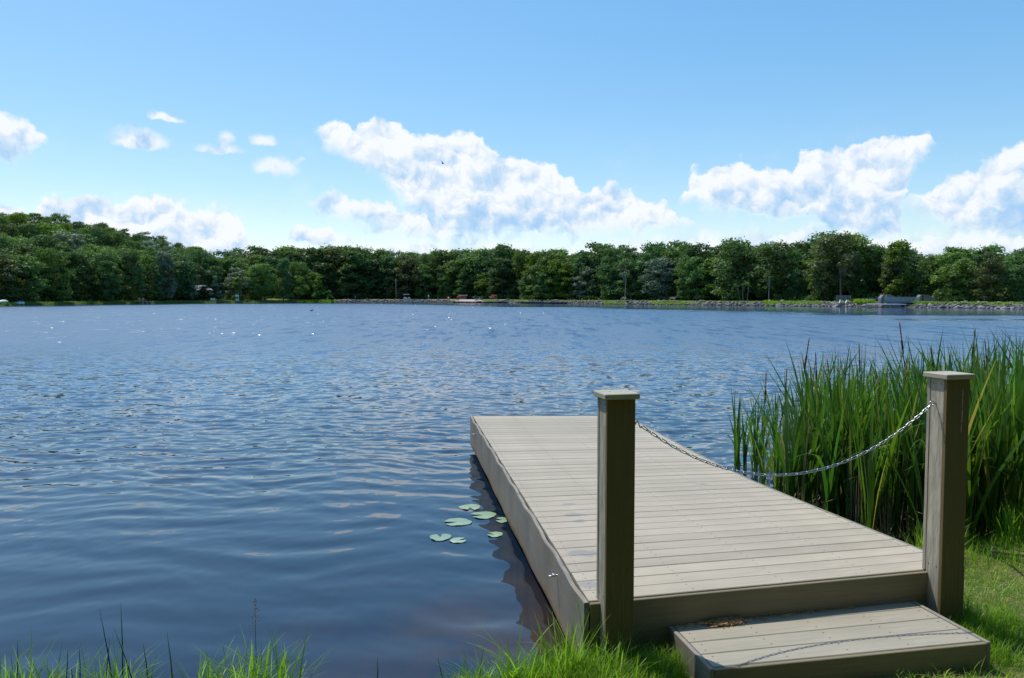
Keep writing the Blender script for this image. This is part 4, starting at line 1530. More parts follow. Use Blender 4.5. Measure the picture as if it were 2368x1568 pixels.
def ribbon(px0, px1, prof, name, mat, step=10):
    """bank profile swept along the far shore; prof = [(distance behind waterline, height)]"""
    c_ = smooth_path(px0, px1, step)
    vs = []
    for i, p in enumerate(c_):
        d = (c_[min(i + 1, len(c_) - 1)] - c_[max(i - 1, 0)]).normalized()
        n_ = Vector((-d.y, d.x, 0))
        for k, (o_, z_) in enumerate(prof):
            q = p + n_ * o_
            jz = (float(vnoise(np.array(q.x * .7), np.array(q.y * .7), k)) - .5) * (0.12 if 0 < k < len(prof) - 1 else 0)
            vs.append((q.x, q.y, z_ + jz))
    m_ = len(prof)
    fs = np.array([(i * m_ + k, (i + 1) * m_ + k, (i + 1) * m_ + k + 1, i * m_ + k + 1) for i in range(len(c_) - 1) for k in range(m_ - 1)])
    return link(name, np_mesh(name, np.array(vs), fs, mat, True))


mt, B, out = material('bank_grass')
geo = B.n('ShaderNodeNewGeometry').outputs['Position']
n1 = B.noise(geo, 0.35, 4, 0.6); n2 = B.noise(geo, 3.0, 4, 0.7)
c = B.mix(B.mr(n1, 0.42, 0.62), C4((0.085, 0.145, 0.02)), C4((0.19, 0.19, 0.065)))
c = B.mix(B.mr(n2, 0.45, 0.7, 0, 0.5), c, C4((0.15, 0.12, 0.075)))
zz = B.sep(geo)[2]
c = B.mix(B.mr(zz, 0.75, 0.35), c, C4((0.07, 0.06, 0.05)))
principled(B, out, c, 0.95, spec=0.1, normal=bump(B, n2, 0.5, 0.1))
b1_ = ribbon(735, 2900, [(-1.0, -0.5), (0, -0.05), (1.6, 0.62), (2.6, 0.98), (4.5, 1.05), (9, 1.05), (12, 0.7)], 'embankment', mt)
tag(b1_, kind='structure')
b2_ = ribbon(-400, 760, [(-1.0, -0.5), (0, 0.05), (0.8, 0.35), (3.0, 0.70), (8, 1.0), (14, 1.5), (18, 0.6)], 'lakeshore_bank', mt)
tag(b2_, kind='structure')
M['path'] = simple('gravel_path', (0.42, 0.35, 0.30), 0.9, var=0.15, scale=1.0)
b3_ = ribbon(790, 1180, [(2.4, 1.04), (2.8, 1.10), (5.2, 1.10), (5.6, 1.0)], 'path', M['path'])
tag(b3_, kind='structure')
# sloping landing ramp
rp = MB()
a0, a1 = far_pt(1053, -0.6), far_pt(1133, -0.6)
c0_, c1_ = far_pt(1038, 3.6), far_pt(1105, 3.6)
rp.add([(a0.x, a0.y, 0.0), (a1.x, a1.y, 0.0), (c1_.x, c1_.y, 1.16), (c0_.x, c0_.y, 1.16)] + [(a0.x, a0.y, -.4), (a1.x, a1.y, -.4), (c1_.x, c1_.y, .4), (c0_.x, c0_.y, .4)],
       [(0, 1, 2, 3), (0, 4, 5, 1), (1, 5, 6, 2), (3, 2, 6, 7), (0, 3, 7, 4)])
o = rp.build('boat_ramp', M['path']); tag(o, kind='structure')


# ------------------------------------------------------------------ riprap
def rock_mesh(seed):
    rg = np.random.default_rng(seed)
    bm = bmesh.new()
    bmesh.ops.create_icosphere(bm, subdivisions=2, radius=0.5)
    sc = rg.uniform(0.6, 1.25, 3); sc[2] *= 0.75
    for _ in range(7):
        nrm_ = Vector(rg.normal(0, 1, 3)).normalized(); d_ = rg.uniform(0.28, 0.42)
        for v in bm.verts:
            e = v.co.dot(nrm_) - d_
            if e > 0: v.co -= nrm_ * e
    for v in bm.verts: v.co = Vector((v.co.x * sc[0], v.co.y * sc[1], v.co.z * sc[2])) + Vector(rg.normal(0, 0.012, 3))
    me = bpy.data.meshes.new('rock'); bm.to_mesh(me); bm.free()
    me.materials.append(M['rock'])
    return me


rocks = [rock_mesh(i) for i in range(9)]
rv = [np.array([v.co[:] for v in m.vertices]) for m in rocks]
rf = [np.array([p.vertices[:] for p in m.polygons]) for m in rocks]
rgk = np.random.default_rng(8)
allr = []
p_ = 772.0
while p_ < 2480:
    sh_ = shoreY(p_)
    if not (1054 < p_ < 1128):
        for d_ in (0.15, 0.8, 1.45, 2.1):
            if rgk.random() < 0.10: continue
            if 2030 < p_ < 2112: continue
            if d_ > 1.3 and (1560 < p_ < 1600 or 1180 < p_ < 1260) and rgk.random() < .6: continue
            allr.append((p_ + rgk.uniform(-2, 2), d_ + rgk.uniform(-.25, .25), rgk.uniform(0.5, 1.15) * (0.95 if p_ < 1050 else 1)))
    p_ += 0.72 * FPX / sh_ / 1.0
allr.sort(key=lambda t: shoreY(t[0]))
SV, SF, so = [], [], 0
landm = None
for i, (p_, d_, s_) in enumerate(allr):
    c_ = far_pt(p_, 0)
    c2 = far_pt(p_ + 4, 0); tg = (c2 - c_).normalized(); n_ = Vector((-tg.y, tg.x, 0))
    c_ = c_ + n_ * d_
    z_ = -0.02 + 0.42 * d_ + rgk.uniform(-.06, .08)
    e_ = Euler((rgk.uniform(-.5, .5), rgk.uniform(-.5, .5), rgk.uniform(0, 6.28)))
    k = i % 9
    if i < 290:
        o = bpy.data.objects.new('rock', rocks[k]); COL.objects.link(o)
        o.location = (c_.x, c_.y, z_); o.rotation_euler = e_; o.scale = (s_, s_, s_)
        pl = 'right of the spillway' if p_ > 2112 else 'left of the spillway'
        ro = 'waterline row' if d_ < 0.5 else 'middle rows' if d_ < 1.8 else 'top row'
        tag(o, f'grey rock in the {ro} of the stone embankment {pl}', 'rock', f'rocks in the {ro} {pl}')
    else:
        Mx = np.array(e_.to_matrix())
        SV.append((rv[k] * s_) @ Mx.T + np.array([c_.x, c_.y, z_])); SF.append(rf[k] + so); so += len(rv[k])
rs_ = link('riprap', np_mesh('riprap', np.concatenate(SV), np.concatenate(SF), M['rock']))
tag(rs_, 'grey riprap stones lining the distant part of the embankment', 'riprap', kind='stuff')
# weeds and small bushes between the stones
WV, WF, WT, wo_ = [], [], [], 0
for (p0, p1, n_, hh, d0, d1) in [(690, 775, 1400, .8, -.3, 1.6), (1035, 1060, 250, .45, 1, 2.4), (1118, 1150, 400, .5, .3, 2.2), (1290, 1310, 60, .5, 1, 2), (1395, 1450, 900, .45, .2, 1.6),
                                 (1510, 1585, 1400, .55, .2, 1.6), (1770, 1800, 500, .7, .3, 2.3), (1800, 1905, 900, .5, .9, 2.8), (1985, 2034, 900, .9, 1.8, 3.4),
                                 (2130, 2175, 700, .38, 1.8, 3.0), (0, 700, 5200, .5, -.2, 1.5), (1180, 2480, 7000, .22, 2.2, 3.6), (2170, 2480, 900, .35, 2.0, 3.0)]:
    pc_ = rgk.uniform(p0, p1, n_)
    b_ = np.array([far_pt(a)[:] for a in pc_])
    dd = rgk.uniform(d0, d1, n_)
    b_[:, 1] += dd
    b_[:, 2] = np.clip(0.42 * dd, 0, 1.0) - 0.02
    V, F, T = blades(b_, rgk.uniform(0.4, 1.0, n_) * hh, rgk.uniform(0.04, 0.12, n_), rgk.uniform(0, .7, n_), rgk.uniform(0, 6.28, n_), rgk.uniform(.2, 0.95 if p0 > 1100 else .7, n_), 2)
    WV.append(V); WF.append(F + wo_); WT.append(T); wo_ += len(V)
o = link('shore_weeds', np_mesh('shore_weeds', np.concatenate(WV), np.concatenate(WF), M['blade'], True, {'tint': np.concatenate(WT)}))
tag(o, 'green and yellow weeds growing along the far shoreline', 'weeds', kind='stuff')


# ================================================================== trees
def crown_mesh(seed, rx, hz, n_lobe=26, cards=110, size=0.5, shape='round', low=0.18):
    """unit tree of height 1 in hz metres: leaf clump cards gathered in lobes through the crown volume"""
    rg = np.random.default_rng(seed)
    lob = []
    tries = 0
    while len(lob) < n_lobe and tries < 5000:
        tries += 1
        s_ = rg.uniform(0, 1)
        z = low + (0.93 - low) * s_
        if shape == 'round': rr = math.sqrt(max(0.02, 1 - ((s_ - 0.42) / 0.62) ** 2)) if s_ > 0.42 else 0.72 + 0.28 * s_ / 0.42
        elif shape == 'cone': rr = 1.05 - 0.85 * s_
        elif shape == 'tall': rr = 0.80 + 0.20 * math.sin(s_ * math.pi) if s_ < 0.6 else 1.0 - (s_ - 0.6) * 1.5
        else: rr = 0.35 + 0.75 * s_ if s_ < 0.7 else 1.0 - (s_ - .7) * 1.6
        a_ = rg.uniform(0, 2 * np.pi); q = math.sqrt(rg.uniform(0.12, 1))
        c_ = np.array([math.cos(a_) * rx * rr * q * 0.82, math.sin(a_) * rx * rr * q * 0.82, z * hz])
        r_ = rg.uniform(0.13, 0.30) * rx * (1.0 if shape != 'cone' else 0.85)
        if lob and min(np.linalg.norm(c_ - l[0]) / (l[1] + r_) for l in lob) < 0.36: continue
        lob.append((c_, r_))
    C = []; N = []; S = []
    for c_, r_ in lob:
        k = int(cards * (r_ / (0.25 * rx)) ** 2)
        d_ = rg.normal(0, 1, (k, 3)); d_ /= np.linalg.norm(d_, axis=1)[:, None]
        d_[:, 2] = np.where(d_[:, 2] < -0.35, -d_[:, 2], d_[:, 2])
        rad_ = r_ * rg.uniform(0.55, 1.12, k) ** 0.7
        lump = 1 + 0.22 * np.sin(d_[:, 0] * 5 + c_[0]) * np.sin(d_[:, 1] * 5 + c_[1])
        C.append(c_ + d_ * (rad_ * lump)[:, None] * np.array([1.15, 1.15, 0.82]))
        nn_ = d_ + rg.normal(0, 0.55, (k, 3)); nn_ /= np.linalg.norm(nn_, axis=1)[:, None]
        C[-1] = np.where((rg.random(k) < 0.14)[:, None], c_ + (C[-1] - c_) * rg.uniform(1.1, 1.4, (k, 1)) + np.array([0, 0, 0.25]), C[-1])
        N.append(nn_); S.append(rg.uniform(0.55, 1.25, k) * size)
    C = np.concatenate(C); N = np.concatenate(N); S = np.concatenate(S)
    n = len(C)
    ref = rg.normal(0, 1, (n, 3))
    t1 = np.cross(N, ref); t1 /= np.linalg.norm(t1, axis=1)[:, None]
    t2 = np.cross(N, t1)
    a = t1 * (S * 0.5)[:, None]; b = t2 * (S * 0.33)[:, None]
    V = np.stack([C - a, C - b * 1.1 + a * .1, C + a, C + b], 1).reshape(-1, 3)
    F = np.arange(4 * n).reshape(-1, 4)
    return V, F, lob


def trunk_mesh(seed, hz, lob, mat, r0=0.20, n_limb=8):
    rg = random.Random(seed)
    mb = MB()
    top = hz * 0.80
    bend = rg.uniform(-.04, .04) * hz
    f = lambda s_: Vector((bend * math.sin(s_ * 2), bend * .6 * math.sin(s_ * 3), top * s_))
    mb.tube([f(s_) for s_ in np.linspace(0, 1, 8)], [r0 * (1.25 if i == 0 else 1 - .8 * i / 7) for i in range(8)], 7)
    for (c_, r_) in sorted(lob, key=lambda l: -l[1])[:n_limb]:
        s_ = max(0.15, min(0.9, (c_[2] / hz) * 0.78))
        a_ = f(s_); b_ = Vector(c_)
        m_ = a_.lerp(b_, .5) + Vector((0, 0, -0.03 * hz * rg.random()))
        mb.tube([a_, m_, b_], [r0 * .38, r0 * .26, r0 * .1], 5)
    return mb.mesh('trunk', mat, True)


SPEC = [('round', 5.0, 15, 62, .05), ('tall', 4.4, 17, 62, .03), ('round', 5.6, 14, 66, .06), ('tall', 4.9, 18, 66, .04), ('vase', 5.0, 15, 58, .08),
        ('round', 4.6, 13, 56, .03), ('tall', 5.2, 17, 66, .05), ('round', 5.8, 16, 70, .06)]
TREES = []
FLAT = []
for i, (shp, rx, hz, nl, lo_) in enumerate(SPEC):
    V, F, lob = crown_mesh(i + 40, rx, hz, nl, 150, 0.52, shp, lo_)
    FLAT.append((V, F))
    TREES.append((np_mesh('crown', V, F, M['leaf_dark']), trunk_mesh(i, hz, lob, M['bark']), hz, rx))
SMALL = []
for i, (shp, rx, hz, nl, lo_) in enumerate([('cone', 2.4, 8, 20, .08), ('round', 2.6, 7, 18, .10), ('tall', 1.9, 8, 18, .08)]):
    V, F, lob = crown_mesh(i + 80, rx, hz, nl, 120, 0.42, shp, lo_)
    SMALL.append((np_mesh('crown', V, F, M['leaf_light']), trunk_mesh(50 + i, hz, lob, M['bark'], 0.08, 5), hz, rx))

topline = [(-400, 470), (-100, 480), (0, 488), (50, 492), (100, 486), (140, 490), (175, 512), (230, 517), (300, 528), (380, 535), (450, 541), (500, 545), (530, 560), (570, 558),
           (630, 550), (660, 562), (760, 566), (900, 574), (1000, 572), (1080, 574), (1120, 570), (1180, 562), (1240, 574), (1290, 566), (1340, 576), (1370, 562), (1400, 555),
           (1470, 566), (1530, 552), (1580, 552), (1640, 566), (1690, 550), (1740, 555), (1790, 552), (1840, 556), (1880, 540), (1920, 530), (1970, 540), (2010, 562), (2060, 578),
           (2110, 572), (2160, 582), (2200, 570), (2270, 566), (2320, 572), (2367, 566), (2500, 570), (2800, 560)]


def top_z(X, Y):
    p = px_of(X, Y)
    y_ = float(np.interp(p, [a for a, _ in topline], [b for _, b in topline]))
    return H + (686.5 - y_) / FPX * Y


LAND = [(10, 'upturned white boat'), (120, 'pair of pedal boats'), (335, 'two tan lawn chairs'), (430, 'cabin with the grey roof'), (548, 'white portable cabin'),
        (700, 'left end of the stone embankment'), (822, 'small shore marker post'), (941, 'golf cart'), (1025, 'person walking on the path'), (1068, 'stack of red canoes'),
        (1125, 'green canoes'), (1141, 'orange kayak rack'), (1290, 'long navy floating dock'), (1440, 'left bench'), (1553, 'right bench'), (1670, 'right bench gap'),
        (1775, 'white birch trunk'), (1950, 'chain-link enclosure'), (2080, 'spillway bridge'), (2190, 'right-hand trash barrel'), (2330, 'right picture edge')]
LAND = [l for l in LAND if 'gap' not in l[1]]
ORD = ['nearest', 'second', 'third', 'fourth', 'fifth', 'sixth', 'seventh', 'eighth', 'ninth', 'tenth', 'eleventh', 'twelfth', 'thirteenth']
tree_list = []      # (root, row word, px, colour word)


def plant_tree(X, Y, z, h, proto, rz, mkey, row, name='broadleaf_tree', width=1.0):
    cme, tme, hz, rx = proto
    s_ = h / hz
    r0 = empty(name, (X, Y, z), rz)
    width *= float(rgt.uniform(0.78, 1.30))
    r0.scale = (s_ * width, s_ * width * float(rgt.uniform(0.9, 1.15)), s_)
    c_ = link('crown', cme, r0)
    c_.material_slots[0].link = 'OBJECT'
    c_.material_slots[0].material = M[mkey]
    link('trunk', tme, r0)
    word = {'leaf_dark': 'dark green', 'leaf_mid': 'mid green', 'leaf_light': 'light yellow-green', 'leaf_grey': 'silvery grey-green', 'leaf_brown': 'olive brown'}[mkey]
    tree_list.append((r0, row, px_of(X, Y), word))
    return r0


rgt = np.random.default_rng(31)


def walk(px0, px1, d0, spacing):
    p = px0
    while p < px1:
        yield p
        p += spacing * FPX / (shoreY(p) + d0) * rgt.uniform(0.8, 1.25)


def colour_pick(w):
    return ['leaf_dark', 'leaf_mid', 'leaf_light', 'leaf_grey', 'leaf_brown'][rgt.choice(5, p=w)]


# front row
for p in walk(-60, 2430, 10, 6.6):
    d = rgt.uniform(12.5, 16) if p > 760 else rgt.uniform(6.5, 11)
    c_ = far_pt(p, d)
    tz = top_z(c_.x, c_.y)
    hz = rgt.uniform(0.48, 0.92) * tz if p > 700 else rgt.uniform(11, 16)
    plant_tree(c_.x, c_.y, 0.8, hz, TREES[rgt.integers(8)], rgt.uniform(0, 6.28), colour_pick([.48, .38, .06, .03, .05]), 'front row', width=1.15)
# second row, whose tops make the skyline on the right
for p in walk(-60, 2430, 20, 6.0):
    d = rgt.uniform(20, 25)
    c_ = far_pt(p, d)
    tz = top_z(c_.x, c_.y)
    hz = (tz - 0.8) * rgt.uniform(0.84, 1.04) if p > 640 else rgt.uniform(15, 19)
    plant_tree(c_.x, c_.y, 0.8, hz, TREES[rgt.integers(8)], rgt.uniform(0, 6.28), colour_pick([.52, .36, .05, .02, .05]), 'second row', width=1.15)
# third row
for p in walk(-60, 2430, 32, 8.0):
    d = rgt.uniform(28, 36)
    c_ = far_pt(p, d)
    tz = top_z(c_.x, c_.y)
    z0 = float(ground_z(c_.x, c_.y)[0][0])
    hz = (tz - z0) * rgt.uniform(0.88, 0.99) if p > 640 else rgt.uniform(15, 19)
    plant_tree(c_.x, c_.y, z0, hz, TREES[rgt.integers(8)], rgt.uniform(0, 6.28), colour_pick([.55, .38, .04, .01, .02]), 'third row', width=1.15)
# the deep wood behind the rows reads as one mass
DV, DF, do_ = [], [], 0
for d in (44, 56):
    for p in walk(560, 2560, d, 8.5):
        c_ = far_pt(p, d + rgt.uniform(-4, 4)); k = int(rgt.integers(8)); V, F = FLAT[k]
        z0 = float(ground_z(c_.x, c_.y)[0][0]); hz = (top_z(c_.x, c_.y) - z0) * rgt.uniform(0.80, 0.93); s_ = hz / SPEC[k][2]; a_ = rgt.uniform(0, 6.28)
        Rm = np.array([[math.cos(a_), -math.sin(a_), 0], [math.sin(a_), math.cos(a_), 0], [0, 0, 1]])
        sel = rgt.random(len(F)) < 0.55
        Vn = (V.reshape(-1, 4, 3)[sel].reshape(-1, 3) * np.array([s_ * 1.4, s_ * 1.4, s_])) @ Rm.T + np.array([c_.x, c_.y, z0])
        DV.append(Vn); DF.append(np.arange(len(Vn)).reshape(-1, 4) + do_); do_ += len(Vn)
# low scrub under the trees
for i in range(520):
    p = rgt.uniform(-80, 2500); d = rgt.uniform(12, 34) if p > 740 else rgt.uniform(9, 30)
    c_ = far_pt(p, d); n_ = 150
    q = rgt.normal(0, 1, (n_, 3)); q /= np.linalg.norm(q, axis=1)[:, None]; q[:, 2] = abs(q[:, 2])
    r_ = rgt.uniform(1.4, 2.6)
    q = q * r_ * np.array([1.3, 1.1, 0.9]) * rgt.uniform(.7, 1.1, (n_, 1)) + np.array([c_.x, c_.y, 0.6])
    t1 = rgt.normal(0, .22, (n_, 3)); t2 = rgt.normal(0, .22, (n_, 3))
    Vn = np.stack([q - t1, q - t2, q + t1, q + t2], 1).reshape(-1, 3)
    DV.append(Vn); DF.append(np.arange(len(Vn)).reshape(-1, 4) + do_); do_ += len(Vn)
o = link('deep_wood', np_mesh('deep_wood', np.concatenate(DV), np.concatenate(DF), M['leaf_dark']))
tag(o, 'dark mass of woodland and scrub behind the rows of trees on the far shore', 'wood', kind='stuff')
# the wooded hill on the left
hill_n = 0
for d in (48, 62, 78, 96, 116, 140, 168, 200):
    for p in walk(-50, 820, d, 7.8 if d < 100 else 9.5):
        c_ = far_pt(p, d + rgt.uniform(-6, 6))
        z0 = float(ground_z(c_.x, c_.y)[0][0])
        hz = rgt.uniform(11.5, 15.5)
        tz = top_z(c_.x, c_.y)
        if z0 + hz > tz: hz = max(9.0, tz - z0) * rgt.uniform(.93, 1.04)
        if z0 + 9 > tz + 3: continue
        if p > 500 and (z0 + hz < tz * 0.86): continue
        plant_tree(c_.x, c_.y, z0, hz, TREES[(0, 2, 5, 7)[rgt.integers(4)]], rgt.uniform(0, 6.28), colour_pick([.36, .46, .10, .04, .04]), 'hill', width=1.15)
        hill_n += 1
# trees one can pick out: (px, d, height, kind, material, width)
for (p, d, hz, pr, mk, wd) in [(382, 5, 16.5, TREES[1], 'leaf_grey', .9), (1288, 12, 15.5, TREES[5], 'leaf_light', .85), (548, 3.0, 8, SMALL[2], 'leaf_light', 1), (735, 1.8, 9.5, SMALL[0], 'leaf_light', 1.1),
                               (690, 2.0, 9, SMALL[1], 'leaf_light', 1.2), (370, 3.5, 9, SMALL[2], 'leaf_mid', 1), (655, 2.5, 8, SMALL[1], 'leaf_mid', 1), (760, 3.0, 4.0, SMALL[1], 'leaf_mid', 1),
                               (1878, 7, 8, SMALL[2], 'leaf_mid', 1), (1925, 13, 15.6, TREES[7], 'leaf_brown', 1.0), (1610, 12, 12, TREES[5], 'leaf_mid', 1.1), (1700, 12, 16, TREES[2], 'leaf_dark', 1.0),
                               (2200, 12, 10.5, TREES[5], 'leaf_mid', 1.0), (2290, 12, 10, TREES[5], 'leaf_brown', 1.0), (2070, 14, 14, TREES[1], 'leaf_light', 1.0), (450, 2.5, 5.5, SMALL[1], 'leaf_grey', 1),
                               (500, 4, 9, SMALL[0], 'leaf_grey', 1), (1065, 12, 8, SMALL[1], 'leaf_mid', 1.0), (1265, 8, 8.5, SMALL[1], 'leaf_dark', 1.1), (250, 4, 12, TREES[5], 'leaf_mid', .9)]:
    c_ = far_pt(p, d)
    plant_tree(c_.x, c_.y, 0.5, hz, pr, p * 1.0, mk, 'shore edge', width=wd)
# bare leaning trunk with a small high crown, and thin pale trunks at the wood's edge
V, F, lob = crown_mesh(99, 2.8, 13, 9, 60, 0.5, 'round', 0.55)
for (p, d, h_, lb, mt_, mk) in [(1444, 5.5, 12.5, 'slender bare-trunked tree with a sparse high crown beside the left bench', M['pale_bark'], 'leaf_brown'),
                                (1776, 5.0, 8.5, 'thin white-trunked birch before the dark wood left of the enclosure', M['pale_bark'], 'leaf_mid'),
                                (1943, 8.0, 12, 'dark straight trunk rising behind the chain-link enclosure', M['bark'], 'leaf_brown'),
                                (1709, 6.0, 5.5, 'left-leaning thin pale trunk of the birch group', M['pale_bark'], 'leaf_mid'),
                                (1717, 6.2, 6.0, 'upright thin pale trunk in the middle of the birch group', M['pale_bark'], 'leaf_mid'),
                                (1726, 5.8, 5.5, 'right-leaning thin pale trunk of the birch group', M['pale_bark'], 'leaf_mid')]:
    c_ = far_pt(p, d)
    r0 = empty('slender_tree', (c_.x, c_.y, 0.9), p * 1.0)
    s_ = h_ / 13
    r0.scale = (s_, s_, s_)
    if 'leaning' in lb and 'thin' in lb: r0.rotation_euler = (0, R(-9) if 'left' in lb else R(9), 0)
    tag(r0, lb, 'tree')
    cr = link('crown', np_mesh('crown', V, F, M[mk]), r0)
    link('trunk', trunk_mesh(p, 13, lob, mt_, 0.16 if p != 1943 else 0.28, 6), r0)

# unseen trees added behind the camera to darken the landward faces by blocking sky
for i, (x_, y_, h_) in enumerate([(-13, -6.0, 15), (-6.5, -5.0, 16), (0.5, -5.5, 17), (7.5, -4.5, 16), (14, -2.5, 16), (-19, -1.0, 15), (20, 3.0, 15), (-3, -10, 19), (5, -10, 19), (12, -9, 19), (-11, -11, 19)]):
    k = i % 8
    hz_ = SPEC[k][2]; s_ = h_ / hz_
    y_ -= 3.5
    r0 = empty('added_shade_tree', (x_, y_, 0.2), i * 1.1); r0.scale = (s_ * 1.25, s_ * 1.25, s_)
    pl = ['far left', 'left', 'centre', 'right', 'far right', 'left bank', 'right bank', 'second row left', 'second row centre', 'second row right', 'second row far left'][i]
    tag(r0, f'unseen leafy tree added behind the viewpoint to block sky light, {pl}', 'tree')
    link('crown', TREES[k][0], r0); link('trunk', TREES[k][1], r0)
# labels: each tree named by its row and the landmark it stands nearest
groups = {}
for (r0, row, p, word) in tree_list:
    if row == 'hill':
        tag(r0, f'{word} tree among the crowns covering the wooded hill at left', 'tree', f'{word} trees on the wooded hill')
        continue
    lm = min(LAND, key=lambda l: abs(l[0] - p))
    side = 'left' if p < lm[0] else 'right'
    groups.setdefault((row, lm[1], side), []).append((abs(p - lm[0]), r0, word))
for (row, lm, side), L in groups.items():
    L.sort(key=lambda t: t[0])
    for i, (_, r0, word) in enumerate(L):
        rw = {'front row': 'front-row', 'second row': 'second-row', 'third row': 'rearmost-row', 'shore edge': 'shore-edge'}[row]
        tag(r0, f'{word} {rw} tree, {ORD[min(i, 12)]} one {side} of the {lm}', 'tree', 'trees lining the far shore')


# ================================================================== far shore objects
def at(px, d, z):
    c_ = far_pt(px, d); c_.z = z
    return c_


def yaw_at(px):
    a, b = far_pt(px - 6), far_pt(px + 6)
    return math.atan2(b.y - a.y, b.x - a.x)


def hull_mesh(L_, W_, Hh, mat, name='hull', flip=False, open_top=False, pointed=True):
    mb = MB(); n, m_ = 14, 10
    vs = []
    for i in range(n + 1):
        s_ = -1 + 2 * i / n
        f = (1 - abs(s_) ** 2.4) ** 0.7 if pointed else (1 - abs(s_) ** 5) ** 0.6
        f = max(f, 0.03)
        rise = 0.35 * Hh * abs(s_) ** 3
        for k in range(m_ + 1):
            a_ = math.pi * k / m_
            x_ = s_ * L_ / 2
            y_ = math.cos(a_) * W_ / 2 * f
            z_ = -math.sin(a_) * Hh * (0.55 + 0.45 * f) + rise
            if not open_top and k in (0, m_): z_ += 0
            vs.append((x_, y_, -z_ if flip else z_))
    fs = []
    for i in range(n):
        for k in range(m_):
            a_ = i * (m_ + 1) + k
            fs.append((a_, a_ + 1, a_ + m_ + 2, a_ + m_ + 1))
    if not open_top:
        for i in range(n):
            a_ = i * (m_ + 1); b_ = a_ + m_
            fs.append((a_, a_ + m_ + 1, b_ + m_ + 1, b_))
    mb.add(vs, fs)
    return mb.mesh(name, mat, True)


def boat(name, px, d, z, L_, W_, Hh, mat, label, cat, group=None, rz=0, flip=False, open_top=False, tilt=0, parts=None, pointed=True):
    c_ = at(px, d, z)
    r0 = empty(name, c_, yaw_at(px) + rz)
    r0.rotation_euler = (0, tilt, yaw_at(px) + rz)
    tag(r0, label, cat, group)
    link('hull', hull_mesh(L_, W_, Hh, mat, flip=flip, open_top=open_top, pointed=pointed), r0)
    rim = MB()
    n = 16
    for sg in (-1, 1):
        rim.tube([(s_ * L_ / 2, sg * W_ / 2 * max(0.03, (1 - abs(s_) ** 2.4) ** .7), (0.35 * Hh * abs(s_) ** 3) * (-1 if flip else 1)) for s_ in np.linspace(-1, 1, n)], 0.025, 5)
    rim.build('gunwale', mat, r0)
    if parts: parts(r0)
    return r0


def kayak_parts(r0):
    mb = MB(); mb.tube([(0.42 * math.cos(k * math.pi / 8), 0.22 * math.sin(k * math.pi / 8), 0.03) for k in range(16)], 0.03, 6, closed=True)
    mb.build('cockpit_rim', M['tyre'], r0)


def seats(r0):
    mb = MB()
    for x_ in (-0.9, 0.1, 1.0): mb.box((x_, 0, -0.05), (0.22, 0.62, 0.03))
    mb.build('thwarts', M['timber'], r0)


# racks and their boats
def rack(px, d, z, w, levels, label, mat):
    c_ = at(px, d, z)
    r0 = empty('boat_rack', c_, yaw_at(px))
    tag(r0, label, 'boat rack')
    mb = MB()
    top = max(levels) + 0.25
    for sx_ in (-w / 2, w / 2):
        for sy_ in (-.4, .4): mb.bar((sx_, sy_, 0), (sx_, sy_, top), 0.09)
    mb.build('uprights', mat, r0)
    for l_ in levels:
        m2 = MB()
        for sx_ in (-w / 2, w / 2): m2.bar((sx_, -.48, l_), (sx_, .48, l_), 0.07)
        m2.build('crossbars', mat, r0)
    return r0


zT = 1.03
rack(1070, 6, zT, 2.4, [0.72, 1.22], 'timber boat rack carrying the red and grey canoes', M['timber'])
boat('canoe', 1070, 6, zT + 1.62, 4.3, 0.85, 0.36, M['grey'], 'grey aluminium canoe upturned on top of the red canoe', 'canoe', 'boats on racks by the ramp', flip=False)
boat('canoe', 1067, 6, zT + 1.08, 4.5, 0.85, 0.32, M['red'], 'bright red canoe under the grey canoe on the left rack', 'canoe', 'boats on racks by the ramp')
boat('kayak', 1069, 4.4, zT + 0.34, 2.6, 0.6, 0.16, M['blue'], 'bright blue kayak lying aslant below the red canoe', 'kayak', 'boats on racks by the ramp', tilt=R(-8), parts=kayak_parts)
rack(1105, 6, zT, 2.6, [0.30, 0.72], 'low rack carrying the green canoes', M['timber'])
boat('canoe', 1098, 6, zT + 1.05, 3.1, 0.85, 0.35, M['green'], 'green canoe at the left on the middle rack', 'canoe', 'boats on racks by the ramp')
boat('canoe', 1111, 6.8, zT + 0.98, 2.6, 0.85, 0.35, M['green'], 'darker green canoe at the right on the middle rack', 'canoe', 'boats on racks by the ramp')
boat('canoe', 1103, 5.6, zT + 0.48, 3.4, 0.8, 0.3, M['slate'], 'dark canoe on the lower level under the green canoes', 'canoe', 'boats on racks by the ramp')
rack(1141, 6, zT, 1.9, [0.35, 0.75, 1.25], 'tall rack carrying the orange and pale red kayaks', M['galv'])
boat('kayak', 1142, 6, zT + 1.58, 2.5, 0.65, 0.24, M['orange'], 'orange kayak on the top level of the right rack', 'kayak', 'boats on racks by the ramp', parts=kayak_parts)
boat('kayak', 1137, 5.8, zT + 1.02, 2.7, 0.65, 0.24, M['pink'], 'faded red kayak below the orange kayak', 'kayak', 'boats on racks by the ramp', parts=kayak_parts)
boat('kayak', 1144, 6, zT + 0.55, 3.0, 0.7, 0.26, M['slate'], 'dark kayak on the lowest level of the right rack', 'kayak', 'boats on racks by the ramp', parts=kayak_parts)
